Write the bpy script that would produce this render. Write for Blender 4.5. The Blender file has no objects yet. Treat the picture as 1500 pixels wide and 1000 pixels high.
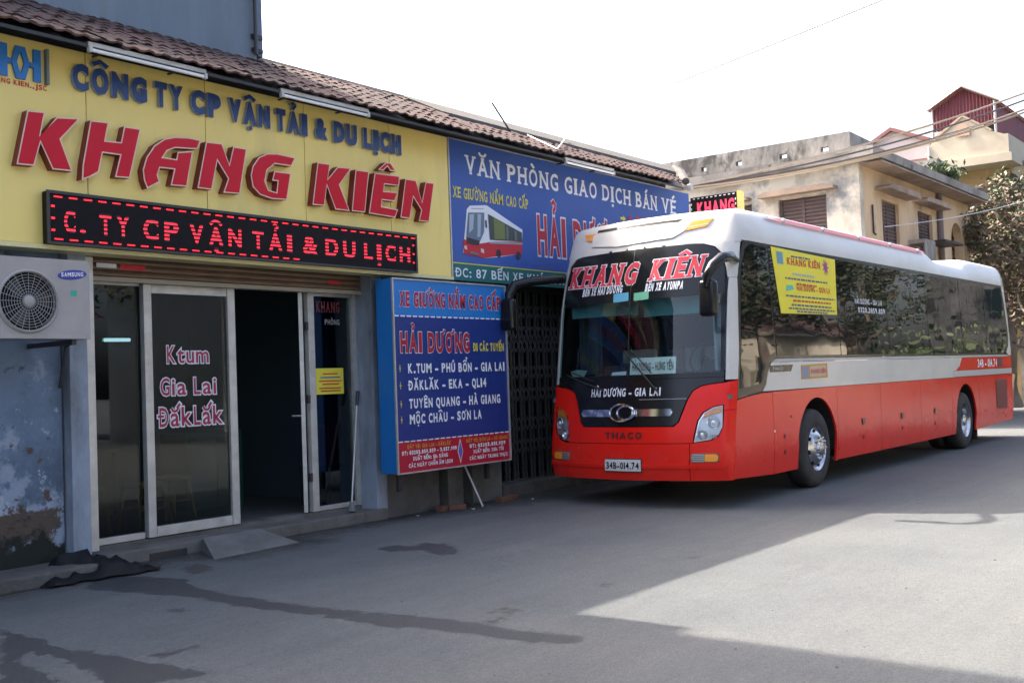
import bpy, bmesh, math, random, unicodedata
from mathutils import Vector, Matrix
R = math.radians
rnd = random.Random(7)
scn = bpy.context.scene
COL = scn.collection

# ------------------------------------------------------------------ camera, sky, sun, exposure
cam_d = bpy.data.cameras.new('camera'); cam = bpy.data.objects.new('camera', cam_d); COL.objects.link(cam)
cam_d.sensor_width = 36.0; cam_d.lens = 36.0 * 1578.0 / 1500.0; cam_d.clip_start = 0.05; cam_d.clip_end = 2000
_yaw, _pit, _rol = R(37.904), R(2.009), R(-2.111)
fw = Vector((math.cos(_yaw)*math.cos(_pit), math.sin(_yaw)*math.cos(_pit), math.sin(_pit)))
_r0 = Vector((math.sin(_yaw), -math.cos(_yaw), 0)); _u0 = _r0.cross(fw)
_r = math.cos(_rol)*_r0 + math.sin(_rol)*_u0; _u = -math.sin(_rol)*_r0 + math.cos(_rol)*_u0
cam.matrix_world = Matrix(((_r.x, _u.x, -fw.x, 0), (_r.y, _u.y, -fw.y, 0), (_r.z, _u.z, -fw.z, 1.53), (0, 0, 0, 1)))
scn.camera = cam

SUN_TRAVEL = Vector((0.08, -0.90, -1.0)).normalized()
world = bpy.data.worlds.new('World'); scn.world = world; world.use_nodes = True
wn = world.node_tree; wn.nodes.clear()
sky = wn.nodes.new('ShaderNodeTexSky'); sky.sky_type = 'NISHITA'; sky.sun_disc = False
sky.sun_elevation = math.asin(-SUN_TRAVEL.z); sky.sun_rotation = math.atan2(-SUN_TRAVEL.x, -SUN_TRAVEL.y)
sky.air_density = 0.8; sky.dust_density = 8.0; sky.ozone_density = 0.6
bg = wn.nodes.new('ShaderNodeBackground'); bg.inputs[1].default_value = 0.15
wo = wn.nodes.new('ShaderNodeOutputWorld')
wn.links.new(sky.outputs[0], bg.inputs[0]); wn.links.new(bg.outputs[0], wo.inputs[0])
sun_d = bpy.data.lights.new('sun', 'SUN'); sun_d.energy = 2.9; sun_d.angle = R(0.55); sun_d.color = (1.0, 0.90, 0.78)
sun = bpy.data.objects.new('sun', sun_d); COL.objects.link(sun)
sun.rotation_euler = SUN_TRAVEL.to_track_quat('-Z', 'Y').to_euler(); sun.location = (0, 0, 30)
scn.view_settings.view_transform = 'Standard'; scn.view_settings.look = 'None'
scn.view_settings.exposure = 2.27; scn.view_settings.gamma = 1.0; scn.view_settings.use_curve_mapping = False

# ------------------------------------------------------------------ materials
MATS = {}
def mat(name, col, rough=0.6, metal=0.0, col2=None, scale=3.0, thr=(0.35, 0.65), bump=0.0, bscale=60.0, emit=None, es=1.0,
        coat=0.0, spec=0.5, detail=6.0, col3=None, scale3=0.6, thr3=(0.5, 0.7), stretch=(1, 1, 1), r2=None, grain=0.0):
    if name in MATS: return MATS[name]
    m = bpy.data.materials.new(name); m.use_nodes = True; MATS[name] = m
    nt = m.node_tree; N = nt.nodes; L = nt.links; b = N['Principled BSDF']
    b.inputs['Base Color'].default_value = (*col, 1); b.inputs['Roughness'].default_value = rough
    b.inputs['Metallic'].default_value = metal; b.inputs['Specular IOR Level'].default_value = spec
    if coat: b.inputs['Coat Weight'].default_value = coat; b.inputs['Coat Roughness'].default_value = 0.05
    if emit: b.inputs['Emission Color'].default_value = (*emit, 1); b.inputs['Emission Strength'].default_value = es
    if col2 or bump:
        geo = N.new('ShaderNodeNewGeometry'); mp = N.new('ShaderNodeMapping'); mp.inputs['Scale'].default_value = stretch
        L.new(geo.outputs['Position'], mp.inputs['Vector'])
    if col2:
        def layer(c_in, c2, sc, th):
            n = N.new('ShaderNodeTexNoise'); n.inputs['Scale'].default_value = sc; n.inputs['Detail'].default_value = detail
            n.inputs['Roughness'].default_value = 0.65
            L.new(mp.outputs[0], n.inputs['Vector'])
            r = N.new('ShaderNodeMapRange'); r.inputs['From Min'].default_value = th[0]; r.inputs['From Max'].default_value = th[1]
            L.new(n.outputs[0], r.inputs['Value'])
            x = N.new('ShaderNodeMix'); x.data_type = 'RGBA'
            L.new(r.outputs[0], x.inputs['Factor'])
            if isinstance(c_in, tuple): x.inputs['A'].default_value = (*c_in, 1)
            else: L.new(c_in, x.inputs['A'])
            x.inputs['B'].default_value = (*c2, 1)
            return x.outputs['Result'], r.outputs[0]
        out, f1 = layer(col, col2, scale, thr)
        if r2 is not None:
            rr = N.new('ShaderNodeMapRange'); rr.inputs['To Min'].default_value = rough; rr.inputs['To Max'].default_value = r2
            L.new(f1, rr.inputs['Value']); L.new(rr.outputs[0], b.inputs['Roughness'])
        if col3: out, _ = layer(out, col3, scale3, thr3)
        if grain:
            n2 = N.new('ShaderNodeTexNoise'); n2.inputs['Scale'].default_value = 75; n2.inputs['Detail'].default_value = 3; n2.inputs['Roughness'].default_value = .8; L.new(mp.outputs[0], n2.inputs['Vector'])
            r3 = N.new('ShaderNodeMapRange'); r3.inputs['From Min'].default_value = .3; r3.inputs['From Max'].default_value = .7; r3.inputs['To Min'].default_value = 1-grain; r3.inputs['To Max'].default_value = 1+grain; L.new(n2.outputs[0], r3.inputs['Value'])
            vm = N.new('ShaderNodeVectorMath'); vm.operation = 'SCALE'; L.new(out, vm.inputs[0]); L.new(r3.outputs[0], vm.inputs['Scale']); out = vm.outputs[0]
        L.new(out, b.inputs['Base Color'])
    if bump:
        n = N.new('ShaderNodeTexNoise'); n.inputs['Scale'].default_value = bscale; n.inputs['Detail'].default_value = 5
        L.new(mp.outputs[0], n.inputs['Vector'])
        bp = N.new('ShaderNodeBump'); bp.inputs['Strength'].default_value = bump; bp.inputs['Distance'].default_value = 0.02
        L.new(n.outputs[0], bp.inputs['Height']); L.new(bp.outputs[0], b.inputs['Normal'])
    return m

def glass_mat(name, tint, refl_rough=0.02, base=0.06, k=0.9):
    if name in MATS: return MATS[name]
    m = bpy.data.materials.new(name); m.use_nodes = True; MATS[name] = m
    nt = m.node_tree; N = nt.nodes; L = nt.links; N.clear()
    out = N.new('ShaderNodeOutputMaterial'); tr = N.new('ShaderNodeBsdfTransparent'); tr.inputs[0].default_value = (*tint, 1)
    gl = N.new('ShaderNodeBsdfGlossy'); gl.inputs['Roughness'].default_value = refl_rough
    fr = N.new('ShaderNodeFresnel'); fr.inputs[0].default_value = 1.5
    mr = N.new('ShaderNodeMapRange'); mr.inputs['To Min'].default_value = base; mr.inputs['To Max'].default_value = k
    L.new(fr.outputs[0], mr.inputs['Value'])
    mx = N.new('ShaderNodeMixShader'); L.new(mr.outputs[0], mx.inputs[0]); L.new(tr.outputs[0], mx.inputs[1]); L.new(gl.outputs[0], mx.inputs[2])
    L.new(mx.outputs[0], out.inputs[0])
    return m

# ------------------------------------------------------------------ mesh builder
def origin(o):
    v = Vector((0, 0, 0))
    while o is not None: v += o.location; o = o.parent
    return v
class MB:
    def __init__(s): s.v = []; s.f = []; s.m = []; s.smooth = False
    def add(s, vs, fs, mi=0):
        k = len(s.v); s.v += [tuple(v) for v in vs]; s.f += [tuple(k + i for i in f) for f in fs]; s.m += [mi] * len(fs); return s
    def box(s, x0, x1, y0, y1, z0, z1, mi=0):
        return s.add([(x0,y0,z0),(x1,y0,z0),(x1,y1,z0),(x0,y1,z0),(x0,y0,z1),(x1,y0,z1),(x1,y1,z1),(x0,y1,z1)],
              [(0,3,2,1),(4,5,6,7),(0,1,5,4),(1,2,6,5),(2,3,7,6),(3,0,4,7)], mi)
    def bbox(s, x0, x1, y0, y1, z0, z1, b=0.01, mi=0):
        """box with chamfered edges"""
        bm = bmesh.new(); bmesh.ops.create_cube(bm, size=1)
        for v in bm.verts: v.co = Vector(((x0+x1)/2 + v.co.x*(x1-x0), (y0+y1)/2 + v.co.y*(y1-y0), (z0+z1)/2 + v.co.z*(z1-z0)))
        bmesh.ops.bevel(bm, geom=bm.edges[:], offset=b, segments=2, affect='EDGES', profile=0.6)
        return s.frombm(bm, mi)
    def frombm(s, bm, mi=0):
        bm.verts.index_update(); s.add([v.co[:] for v in bm.verts], [[v.index for v in f.verts] for f in bm.faces], mi); bm.free(); return s
    def prism(s, poly, fn, d0, d1, mi=0):
        """polygon in (a,b), depth d0..d1, fn(a,b,d)->xyz"""
        n = len(poly); vs = [fn(a, b, d0) for a, b in poly] + [fn(a, b, d1) for a, b in poly]
        return s.add(vs, [tuple(range(n)), tuple(range(2*n-1, n-1, -1))] + [(i, i+n, (i+1) % n + n, (i+1) % n) for i in range(n)], mi)
    def tube(s, pts, r, n=8, mi=0, cap=True):
        pts = [Vector(p) for p in pts]; rs = r if isinstance(r, (list, tuple)) else [r]*len(pts); rings = []
        up = Vector((0, 0, 1))
        for i, p in enumerate(pts):
            t = (pts[min(i+1, len(pts)-1)] - pts[max(i-1, 0)])
            if t.length < 1e-9: t = Vector((0, 0, 1))
            t.normalize(); a = t.cross(up)
            if a.length < 0.05: a = t.cross(Vector((1, 0, 0)))
            a.normalize(); b = a.cross(t)
            rings.append([p + rs[i]*(math.cos(2*math.pi*k/n)*a + math.sin(2*math.pi*k/n)*b) for k in range(n)])
        vs = [v for g in rings for v in g]; fs = []
        for i in range(len(pts)-1):
            for k in range(n): fs.append((i*n+k, i*n+(k+1) % n, (i+1)*n+(k+1) % n, (i+1)*n+k))
        if cap: fs.append(tuple(range(n-1, -1, -1))); fs.append(tuple((len(pts)-1)*n + k for k in range(n)))
        return s.add(vs, fs, mi)
    def lathe(s, prof, n, c, axis='y', mi=0, sgn=1):
        """prof: list of (radius, along-axis)"""
        vs = []
        for r, h in prof:
            for k in range(n):
                a = 2*math.pi*k/n; u, w = r*math.cos(a), r*math.sin(a)
                vs.append((c[0]+u, c[1]+h*sgn, c[2]+w) if axis == 'y' else ((c[0]+u, c[1]+w, c[2]+h*sgn) if axis == 'z' else (c[0]+h*sgn, c[1]+u, c[2]+w)))
        fs = [(i*n+k, i*n+(k+1) % n, (i+1)*n+(k+1) % n, (i+1)*n+k) for i in range(len(prof)-1) for k in range(n)]
        return s.add(vs, fs, mi)
    def build(s, name, mats, parent=None, smooth=False, angle=35, weld=False, kind=None, loc=None):
        if not isinstance(mats, (list, tuple)): mats = [mats]
        o = Vector((0, 0, 0)) if parent is None else origin(parent)
        me = bpy.data.meshes.new(name); me.from_pydata([tuple(Vector(v) - o) for v in s.v], [], s.f); 
        for m in mats: me.materials.append(m)
        me.polygons.foreach_set('material_index', s.m)
        bm = bmesh.new(); bm.from_mesh(me)
        if weld: bmesh.ops.remove_doubles(bm, verts=bm.verts, dist=1e-4)
        bmesh.ops.recalc_face_normals(bm, faces=bm.faces); bm.to_mesh(me); bm.free()
        if smooth:
            me.polygons.foreach_set('use_smooth', [True]*len(me.polygons)); me.set_sharp_from_angle(angle=R(angle))
        me.update()
        ob = bpy.data.objects.new(name, me); COL.objects.link(ob); ob.parent = parent
        if parent is None: pass
        if kind: ob['kind'] = kind
        return ob
def tag(o, label=None, cat=None, group=None, kind=None):
    if label: o['label'] = label
    if cat: o['category'] = cat
    if group: o['group'] = group
    if kind: o['kind'] = kind
    return o
def thing(name, loc, label, cat, group=None, kind=None):
    o = bpy.data.objects.new(name, None); COL.objects.link(o); o.location = loc; o.empty_display_size = 0.2
    return tag(o, label, cat, group, kind)
def copy_tree(o, parent=None):
    c = o.copy(); COL.objects.link(c); c.parent = parent
    for ch in list(o.children): copy_tree(ch, c)
    return c
def part(name, mats, parent, build, **k):
    b = MB(); build(b); return b.build(name, mats, parent, **k)

def plane_y(Y):            # facade-like plane seen from -Y: a = X, b = Z, d = towards the viewer
    return lambda a, b, d=0.0: (a, Y - d, b)

def flat_bm(poly, ga=None, gb=None):
    """2D polygon cut by grid lines"""
    bm = bmesh.new(); f = bm.faces.new([bm.verts.new((a, b, 0)) for a, b in poly])
    f.normal_update(); bmesh.ops.triangulate(bm, faces=[f])
    def cuts(step, ax):
        vals = [v.co[ax] for v in bm.verts]; lo, hi = min(vals), max(vals); k = math.ceil(lo/step)*step
        while k < hi - 1e-6:
            if k > lo + 1e-6:
                no = Vector((1, 0, 0)) if ax == 0 else Vector((0, 1, 0))
                bmesh.ops.bisect_plane(bm, geom=bm.verts[:]+bm.edges[:]+bm.faces[:], dist=1e-6, plane_co=no*k, plane_no=no)
            k += step
    if ga: cuts(ga, 0)
    if gb: cuts(gb, 1)
    return bm
def patch(name, poly, fn, mats, parent, d=0.0, t=0.0, ga=None, gb=None, smooth=True, angle=30, kind=None):
    """a panel on a surface: outline poly in (a,b); outer face at depth d, back at d-t"""
    bm = flat_bm(poly, ga, gb)
    if t:
        r = bmesh.ops.extrude_face_region(bm, geom=bm.faces[:])
        for v in [g for g in r['geom'] if isinstance(g, bmesh.types.BMVert)]: v.co.z = -t
    for v in bm.verts: v.co = Vector(fn(v.co.x, v.co.y, d + v.co.z))
    b = MB(); b.frombm(bm); return b.build(name, mats, parent, smooth=smooth, angle=angle, kind=kind)

# ------------------------------------------------------------------ lettering
CW = dict(A=.62, B=.55, C=.54, D=.56, E=.47, F=.45, G=.56, H=.57, K=.58, L=.43, M=.72, N=.58, O=.58, P=.53, Q=.60, R=.56, S=.53, T=.50, U=.56, V=.58, W=.84, X=.58, Y=.57, Z=.50)
CW['&'] = .64
for _c in '0234569 78': CW[_c] = .50
_gc = {}
def glyph(ch, bold):
    k = (ch, bold)
    if k in _gc: return _gc[k]
    c = bpy.data.curves.new('g', 'FONT'); c.body = ch; c.offset = bold; c.resolution_u = 3; c.fill_mode = 'FRONT'
    o = bpy.data.objects.new('g', c); COL.objects.link(o)
    dg = bpy.context.evaluated_depsgraph_get(); m = bpy.data.meshes.new_from_object(o.evaluated_get(dg))
    vs = [(v.co.x/0.729, v.co.y/0.729) for v in m.vertices]; fs = [tuple(p.vertices) for p in m.polygons]
    bpy.data.objects.remove(o); bpy.data.curves.remove(c); bpy.data.meshes.remove(m)
    _gc[k] = (vs, fs); return _gc[k]
def strip(pts, w):
    out1, out2 = [], []
    for i, p in enumerate(pts):
        a = pts[max(i-1, 0)]; b = pts[min(i+1, len(pts)-1)]; dx, dy = b[0]-a[0], b[1]-a[1]; l = math.hypot(dx, dy) or 1
        nx, ny = -dy/l*w/2, dx/l*w/2; out1.append((p[0]+nx, p[1]+ny)); out2.append((p[0]-nx, p[1]-ny))
    n = len(pts); return out1 + out2, [(i, i+1, n+i+1, n+i) for i in range(n-1)]
def marks(base_w, cx, top, comb, W, e):
    """diacritics; W = stroke weight; e = outline growth"""
    res = []; w = W + 2*e
    circ = '\u0302' in comb; brev = '\u0306' in comb
    if circ: res.append(strip([(cx-.26, top+.08), (cx, top+.27), (cx+.26, top+.08)], w*.8))
    if brev: res.append(strip([(cx-.22, top+.27), (cx-.13, top+.13), (cx, top+.09), (cx+.13, top+.13), (cx+.22, top+.27)], w*.75))
    tx = cx + (.22 if (circ or brev) else 0); ty = top + (.26 if (circ or brev) else .08)
    if '\u0301' in comb: res.append(strip([(tx-.08-e, ty-.01-e), (tx+.12+e, ty+.22+e)], w*.85))
    if '\u0300' in comb: res.append(strip([(tx+.08+e, ty-.01-e), (tx-.12-e, ty+.22+e)], w*.85))
    if '\u0309' in comb: res.append(strip([(tx-.11, ty+.26), (tx, ty+.33), (tx+.11, ty+.25), (tx+.08, ty+.15), (tx, ty+.10), (tx, ty-.01-e)], w*.6))
    if '\u0303' in comb: res.append(strip([(tx-.24, ty+.08), (tx-.12, ty+.17), (tx, ty+.12), (tx+.12, ty+.06), (tx+.24, ty+.16)], w*.7))
    if '\u0323' in comb: res.append(strip([(cx-.085-e, -.24), (cx+.085+e, -.24)], .17+2*e))
    return res
def layout(s, bold, grow=0.0, serif=0.0, gap=0.14, space=0.36, slant=0.0, condense=1.0):
    """list of glyphs (verts, faces) laid along x at cap height 1; returns glyphs, total width"""
    out = []; x = 0.0
    for ch in s:
        if ch == ' ': x += space; continue
        dec = unicodedata.normalize('NFD', ch); base = dec[0]; comb = dec[1:]; bar = False; horn = '\u031b' in comb
        if base == 'Đ': base = 'D'; bar = True
        if base == 'đ': base = 'd'; bar = True
        vs0, fs0 = glyph(base, bold)
        if not vs0: x += space; continue
        x0 = min(v[0] for v in vs0); x1 = max(v[0] for v in vs0)
        vs, fs = glyph(base, round(bold + grow*0.729, 4))
        vs = [(v[0]-x0, v[1], 0.0) for v in vs]; fs = list(fs); wd = x1 - x0; cs = 1.0
        if base in CW: cs = CW[base]/wd; vs = [(v[0]*cs, v[1], 0.0) for v in vs]; wd *= cs
        W = .2 + bold*1.2
        top = max(v[1] for v in vs0); lo = min(v[1] for v in vs0)
        extra = []
        if serif and base.isalnum():
            segs = []
            for f in glyph(base, bold)[1]:
                for a, b in zip(f, f[1:]+f[:1]):
                    p, q = vs0[a], vs0[b]
                    for yy, sg in ((lo, 1), (top, -1)):
                        if abs(p[1]-yy) < .012 and abs(q[1]-yy) < .012 and abs(p[0]-q[0]) > .02:
                            segs.append((sg, (min(p[0], q[0])-x0)*cs, (max(p[0], q[0])-x0)*cs))
            for sg in (1, -1):
                S = sorted([z[1:] for z in segs if z[0] == sg]); M = []
                for a, b in S:
                    if M and a <= M[-1][1] + .01: M[-1][1] = max(M[-1][1], b)
                    else: M.append([a, b])
                for a, b in M:
                    if b - a > .6: continue
                    yb = lo if sg == 1 else top; y1 = yb + sg*.10
                    extra.append(([(a-serif-grow, yb-sg*grow), (b+serif+grow, yb-sg*grow), (b+serif+grow, y1+sg*grow), (a-serif-grow, y1+sg*grow)], [(0, 1, 2, 3)]))
        if bar: extra.append(strip([(-.10-grow, .52 if base == 'D' else .8), (wd*.5+grow, .52 if base == 'D' else .8)], .12 + 2*grow))
        if horn: extra.append(strip([(wd-.08, top-.06), (wd+.10, top-.02), (wd+.15, top+.14+grow)], .13+2*grow))
        extra += marks(wd, wd/2 if base not in 'i' else wd/2, top, comb, W*.8, grow)
        for ei, (ev, ef) in enumerate(extra):
            k = len(vs); vs = vs + [(e[0], e[1], .0004*(ei+1)) for e in ev]; fs = fs + [tuple(i+k for i in f) for f in ef]
        adv = wd + gap + (.10 if horn else 0) + (serif*1.2 if serif else 0)
        out.append(([((v[0] + x)*condense + slant*v[1], v[1], v[2]) for v in vs], fs)); x += adv
    return out, (x - gap)*condense
def put_text(name, s, a0, a1, b0, cap, fn, mats, parent, d=0.004, t=0.0, bold=.02, grow=0.0, serif=0.0, slant=0.0, slope=0.0,
             each=False, gap=.14, space=.36, ga=None, face_d=0.0):
    """text between a0 and a1 with baseline b0 and capital height cap, written on surface fn"""
    gl, W = layout(s, bold, grow, serif, gap, space, 0, 1.0); sx = (a1 - a0)/W; objs = []
    acc = None
    for vs, fs in gl:
        bm = bmesh.new(); bv = [bm.verts.new((a0 + sx*x + slant*y*cap, b0 + cap*y + slope*(sx*x), z)) for x, y, z in vs]
        for f in fs:
            try: bm.faces.new([bv[i] for i in f])
            except ValueError: pass
        if ga:
            k = math.ceil(min(v.co.x for v in bm.verts)/ga)*ga; hi = max(v.co.x for v in bm.verts)
            while k < hi:
                bmesh.ops.bisect_plane(bm, geom=bm.verts[:]+bm.edges[:]+bm.faces[:], dist=1e-6, plane_co=(k, 0, 0), plane_no=(1, 0, 0)); k += ga
        if t:
            r = bmesh.ops.extrude_face_region(bm, geom=bm.faces[:])
            nv = [g for g in r['geom'] if isinstance(g, bmesh.types.BMVert)]
            for v in nv: v.co.z -= t
        b = MB(); tmp = []
        for v in bm.verts: v.co = Vector(fn(v.co.x, v.co.y, d + v.co.z))
        b.frombm(bm)
        if each: objs.append(b.build('letter', mats, parent))
        else:
            if acc is None: acc = MB()
            acc.add(b.v, b.f)
    if not each: return acc.build(name, mats, parent)
    return objs
# ------------------------------------------------------------------ colours
def asphalt_mat():
    m = mat('asphalt', (.133, .145, .148), .92, col2=(.105, .117, .122), scale=.8, thr=(.3, .75), col3=(.156, .156, .152), scale3=.22, thr3=(.45, .7), bump=1.0, bscale=140, grain=.32)
    nt = m.node_tree; N = nt.nodes; L = nt.links; b = N['Principled BSDF']; geo = [n for n in N if n.type == 'NEW_GEOMETRY'][0]
    c = b.inputs['Base Color'].links[0].from_socket
    def mul(c, scale, stretch, lo, hi, fmin, fmax, det=6, rot=0.0):
        mp = N.new('ShaderNodeMapping'); mp.inputs['Scale'].default_value = stretch; mp.inputs['Rotation'].default_value = (0, 0, rot); L.new(geo.outputs['Position'], mp.inputs['Vector'])
        n = N.new('ShaderNodeTexNoise'); n.inputs['Scale'].default_value = scale; n.inputs['Detail'].default_value = det; n.inputs['Roughness'].default_value = .75; L.new(mp.outputs[0], n.inputs['Vector'])
        r = N.new('ShaderNodeMapRange'); r.inputs['From Min'].default_value = fmin; r.inputs['From Max'].default_value = fmax; r.inputs['To Min'].default_value = lo; r.inputs['To Max'].default_value = hi; L.new(n.outputs[0], r.inputs['Value'])
        v = N.new('ShaderNodeVectorMath'); v.operation = 'SCALE'; L.new(c, v.inputs[0]); L.new(r.outputs[0], v.inputs['Scale']); return v.outputs[0]
    c = mul(c, 1.6, (.12, 1.6, 1), .90, 1.08, .3, .7, rot=.12)       # faint wheel tracks along the street
    c = mul(c, 7, (1, 1, 1), .93, 1.06, .3, .7)
    c = mul(c, 26, (1, 1, 1), .80, 1.16, .3, .7)
    c = mul(c, 3.2, (1, 1, 1), .80, 1.0, .26, .36, det=10)           # scattered darker specks
    c = mul(c, 11, (1, 1, 1), .72, 1.0, .22, .31, det=8)
    rough = None
    for k, col, rg, sc, lo, hi, amt in (('grime', (.040, .037, .032), .9, 3.5, .74, 1.10, .88), ('oil', (.055, .053, .050), .75, 11, .93, 1.08, .8), ('wet', (.036, .041, .046), .45, 8, .97, 1.03, .92)):
        at = N.new('ShaderNodeAttribute'); at.attribute_name = k
        n = N.new('ShaderNodeTexNoise'); n.inputs['Scale'].default_value = sc; n.inputs['Detail'].default_value = 10; n.inputs['Roughness'].default_value = .72; L.new(geo.outputs['Position'], n.inputs['Vector'])
        ad = N.new('ShaderNodeMath'); ad.operation = 'ADD'; L.new(at.outputs['Fac'], ad.inputs[0]); L.new(n.outputs[0], ad.inputs[1])
        r = N.new('ShaderNodeMapRange'); r.inputs['From Min'].default_value = lo; r.inputs['From Max'].default_value = hi; r.inputs['To Max'].default_value = amt; L.new(ad.outputs[0], r.inputs['Value'])
        x = N.new('ShaderNodeMix'); x.data_type = 'RGBA'; L.new(r.outputs[0], x.inputs['Factor']); L.new(c, x.inputs['A'])
        n3 = N.new('ShaderNodeTexNoise'); n3.inputs['Scale'].default_value = 55; L.new(geo.outputs['Position'], n3.inputs['Vector'])
        r3 = N.new('ShaderNodeMapRange'); r3.inputs['From Min'].default_value = .3; r3.inputs['From Max'].default_value = .7; r3.inputs['To Min'].default_value = .75; r3.inputs['To Max'].default_value = 1.3; L.new(n3.outputs[0], r3.inputs['Value'])
        v3 = N.new('ShaderNodeVectorMath'); v3.operation = 'SCALE'; v3.inputs[0].default_value = col; L.new(r3.outputs[0], v3.inputs['Scale']); L.new(v3.outputs[0], x.inputs['B']); c = x.outputs['Result']
        if k == 'wet':
            rr = N.new('ShaderNodeMapRange'); rr.inputs['To Min'].default_value = .92; rr.inputs['To Max'].default_value = rg; L.new(r.outputs[0], rr.inputs['Value']); L.new(rr.outputs[0], b.inputs['Roughness'])
    L.new(c, b.inputs['Base Color']); return m
M_asph = asphalt_mat()
M_wet = mat('wet_asphalt', (.050, .052, .054), .45, col2=(.066, .068, .070), scale=6, thr=(.4, .7), bump=.3, bscale=90)
M_oil = mat('oil_stain', (.066, .062, .058), .7, col2=(.085, .085, .083), scale=9)
M_conc = mat('concrete', (.15, .145, .135), .9, col2=(.085, .08, .072), scale=2.5, thr=(.35, .7), bump=.5, bscale=25, col3=(.06, .06, .05), scale3=5, thr3=(.58, .75))
M_concd = mat('dirty_concrete', (.115, .112, .105), .9, col2=(.07, .065, .06), scale=3, thr=(.35, .65), bump=.5, bscale=25)
def peel_mat():
    m = mat('peeling_blue_plaster', (.145, .20, .285), .88, col2=(.085, .12, .17), scale=1.3, thr=(.42, .62), bump=.7, bscale=14)
    nt = m.node_tree; N = nt.nodes; L = nt.links; b = N['Principled BSDF']; geo = [n for n in N if n.type == 'NEW_GEOMETRY'][0]
    src = b.inputs['Base Color'].links[0].from_socket; sp = N.new('ShaderNodeSeparateXYZ'); L.new(geo.outputs['Position'], sp.inputs[0])
    def lay(prev, col, scale, lo, hi, zk=0.0, zc=0.0, det=8, off=0.0):
        mp = N.new('ShaderNodeMapping'); mp.inputs['Location'].default_value = (off, off, off); L.new(geo.outputs['Position'], mp.inputs['Vector'])
        n = N.new('ShaderNodeTexNoise'); n.inputs['Scale'].default_value = scale; n.inputs['Detail'].default_value = det; n.inputs['Roughness'].default_value = .7; L.new(mp.outputs[0], n.inputs['Vector'])
        ma = N.new('ShaderNodeMath'); ma.operation = 'MULTIPLY_ADD'; ma.inputs[1].default_value = zk; ma.inputs[2].default_value = -zk*zc; L.new(sp.outputs[2], ma.inputs[0])
        ad = N.new('ShaderNodeMath'); ad.operation = 'ADD'; L.new(n.outputs[0], ad.inputs[0]); L.new(ma.outputs[0], ad.inputs[1])
        r = N.new('ShaderNodeMapRange'); r.inputs['From Min'].default_value = lo; r.inputs['From Max'].default_value = hi; L.new(ad.outputs[0], r.inputs['Value'])
        x = N.new('ShaderNodeMix'); x.data_type = 'RGBA'; L.new(r.outputs[0], x.inputs['Factor']); L.new(prev, x.inputs['A']); x.inputs['B'].default_value = (*col, 1); return x.outputs['Result']
    c = lay(src, (.25, .30, .38), 2.6, .50, .57, -.12, 1.0, off=3.1)
    c = lay(c, (.33, .38, .46), 5.5, .57, .61, -.08, .8, off=1.3)          # bare pale plaster patches low down
    c = lay(c, (.085, .062, .048), 2.4, .565, .60, -.09, 1.1, off=7.7)          # brown render where the coat fell off
    c = lay(c, (.24, .12, .05), 3.0, .66, .68, 0, 0, off=11.3)
    c = lay(c, (.05, .06, .075), 6.0, .60, .68, 0, 0, off=2.0)
    c = lay(c, (.010, .014, .011), 3.4, .50, .58, -.75, .42, off=5.5)         # black mould rising from the ground
    L.new(c, b.inputs['Base Color']); return m
M_peel = peel_mat()
M_mould = mat('mouldy_plaster', (.16, .20, .27), .9, col2=(.018, .024, .018), scale=3.2, thr=(.38, .50), bump=.7, bscale=18, col3=(.16, .12, .08), scale3=3.2, thr3=(.6, .64))
M_blu = mat('pale_blue_paint', (.27, .32, .39), .78, col2=(.15, .17, .19), scale=3.5, thr=(.42, .66), bump=.25, bscale=20, stretch=(1, 1, .35))
M_greyw = mat('grey_plaster', (.20, .215, .25), .9, col2=(.12, .13, .155), scale=2, thr=(.35, .7), bump=.4, bscale=20)
M_tile = mat('clay_tile', (.078, .037, .032), .95, col2=(.034, .023, .022), scale=1.5, thr=(.36, .62), bump=.3, bscale=40, col3=(.10, .075, .066), scale3=7, thr3=(.62, .74))
M_tedge = mat('clay_tile_edge', (.14, .075, .056), .95, col2=(.07, .042, .034), scale=4, thr=(.36, .62))
M_yel = mat('yellow_panel', (.84, .66, .20), .4, col2=(.76, .60, .19), scale=.7, thr=(.3, .8), col3=(.62, .50, .20), scale3=2.2, thr3=(.52, .80), stretch=(1, 1, .22))
M_alu = mat('aluminium', (.55, .55, .53), .38, .4, col2=(.42, .42, .40), scale=6)
M_white = mat('white_plastic', (.38, .37, .35), .45, col2=(.50, .49, .46), scale=3)
M_red = mat('red_letter', (.54, .012, .028), .28, spec=.22)
M_redside = mat('red_letter_side', (.20, .02, .02), .5)
M_pale = mat('pale_edge', (.72, .52, .42), .5)
M_navy = mat('navy_letter', (.022, .055, .19), .35)
M_navys = mat('navy_letter_side', (.30, .36, .46), .5)
M_black = mat('black_panel', (.006, .005, .007), .5, spec=.15)
M_dark = mat('dark_metal', (.03, .03, .032), .5)
M_banner = mat('banner_blue', (.018, .075, .33), .5, col2=(.035, .10, .38), scale=.5, col3=(.05, .09, .26), scale3=1.5, thr3=(.5, .8))
M_green = mat('banner_green', (.010, .13, .12), .5)
M_wprint = mat('white_print', (.72, .75, .80), .6)
M_yprint = mat('yellow_print', (.68, .60, .05), .6)
M_rprint = mat('red_print', (.52, .02, .035), .6)
M_cyan = mat('light_box_blue', (.012, .17, .50), .4)
M_bnavy = mat('board_navy', (.010, .033, .19), .4)
M_bred = mat('board_red', (.42, .012, .035), .4)
M_orange = mat('orange_print', (.62, .30, .03), .6)
M_shut = mat('shutter_slat', (.20, .13, .085), .55, col2=(.14, .095, .065), scale=5)
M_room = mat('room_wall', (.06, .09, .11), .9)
M_floor = mat('room_floor', (.11, .11, .105), .6)
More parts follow.
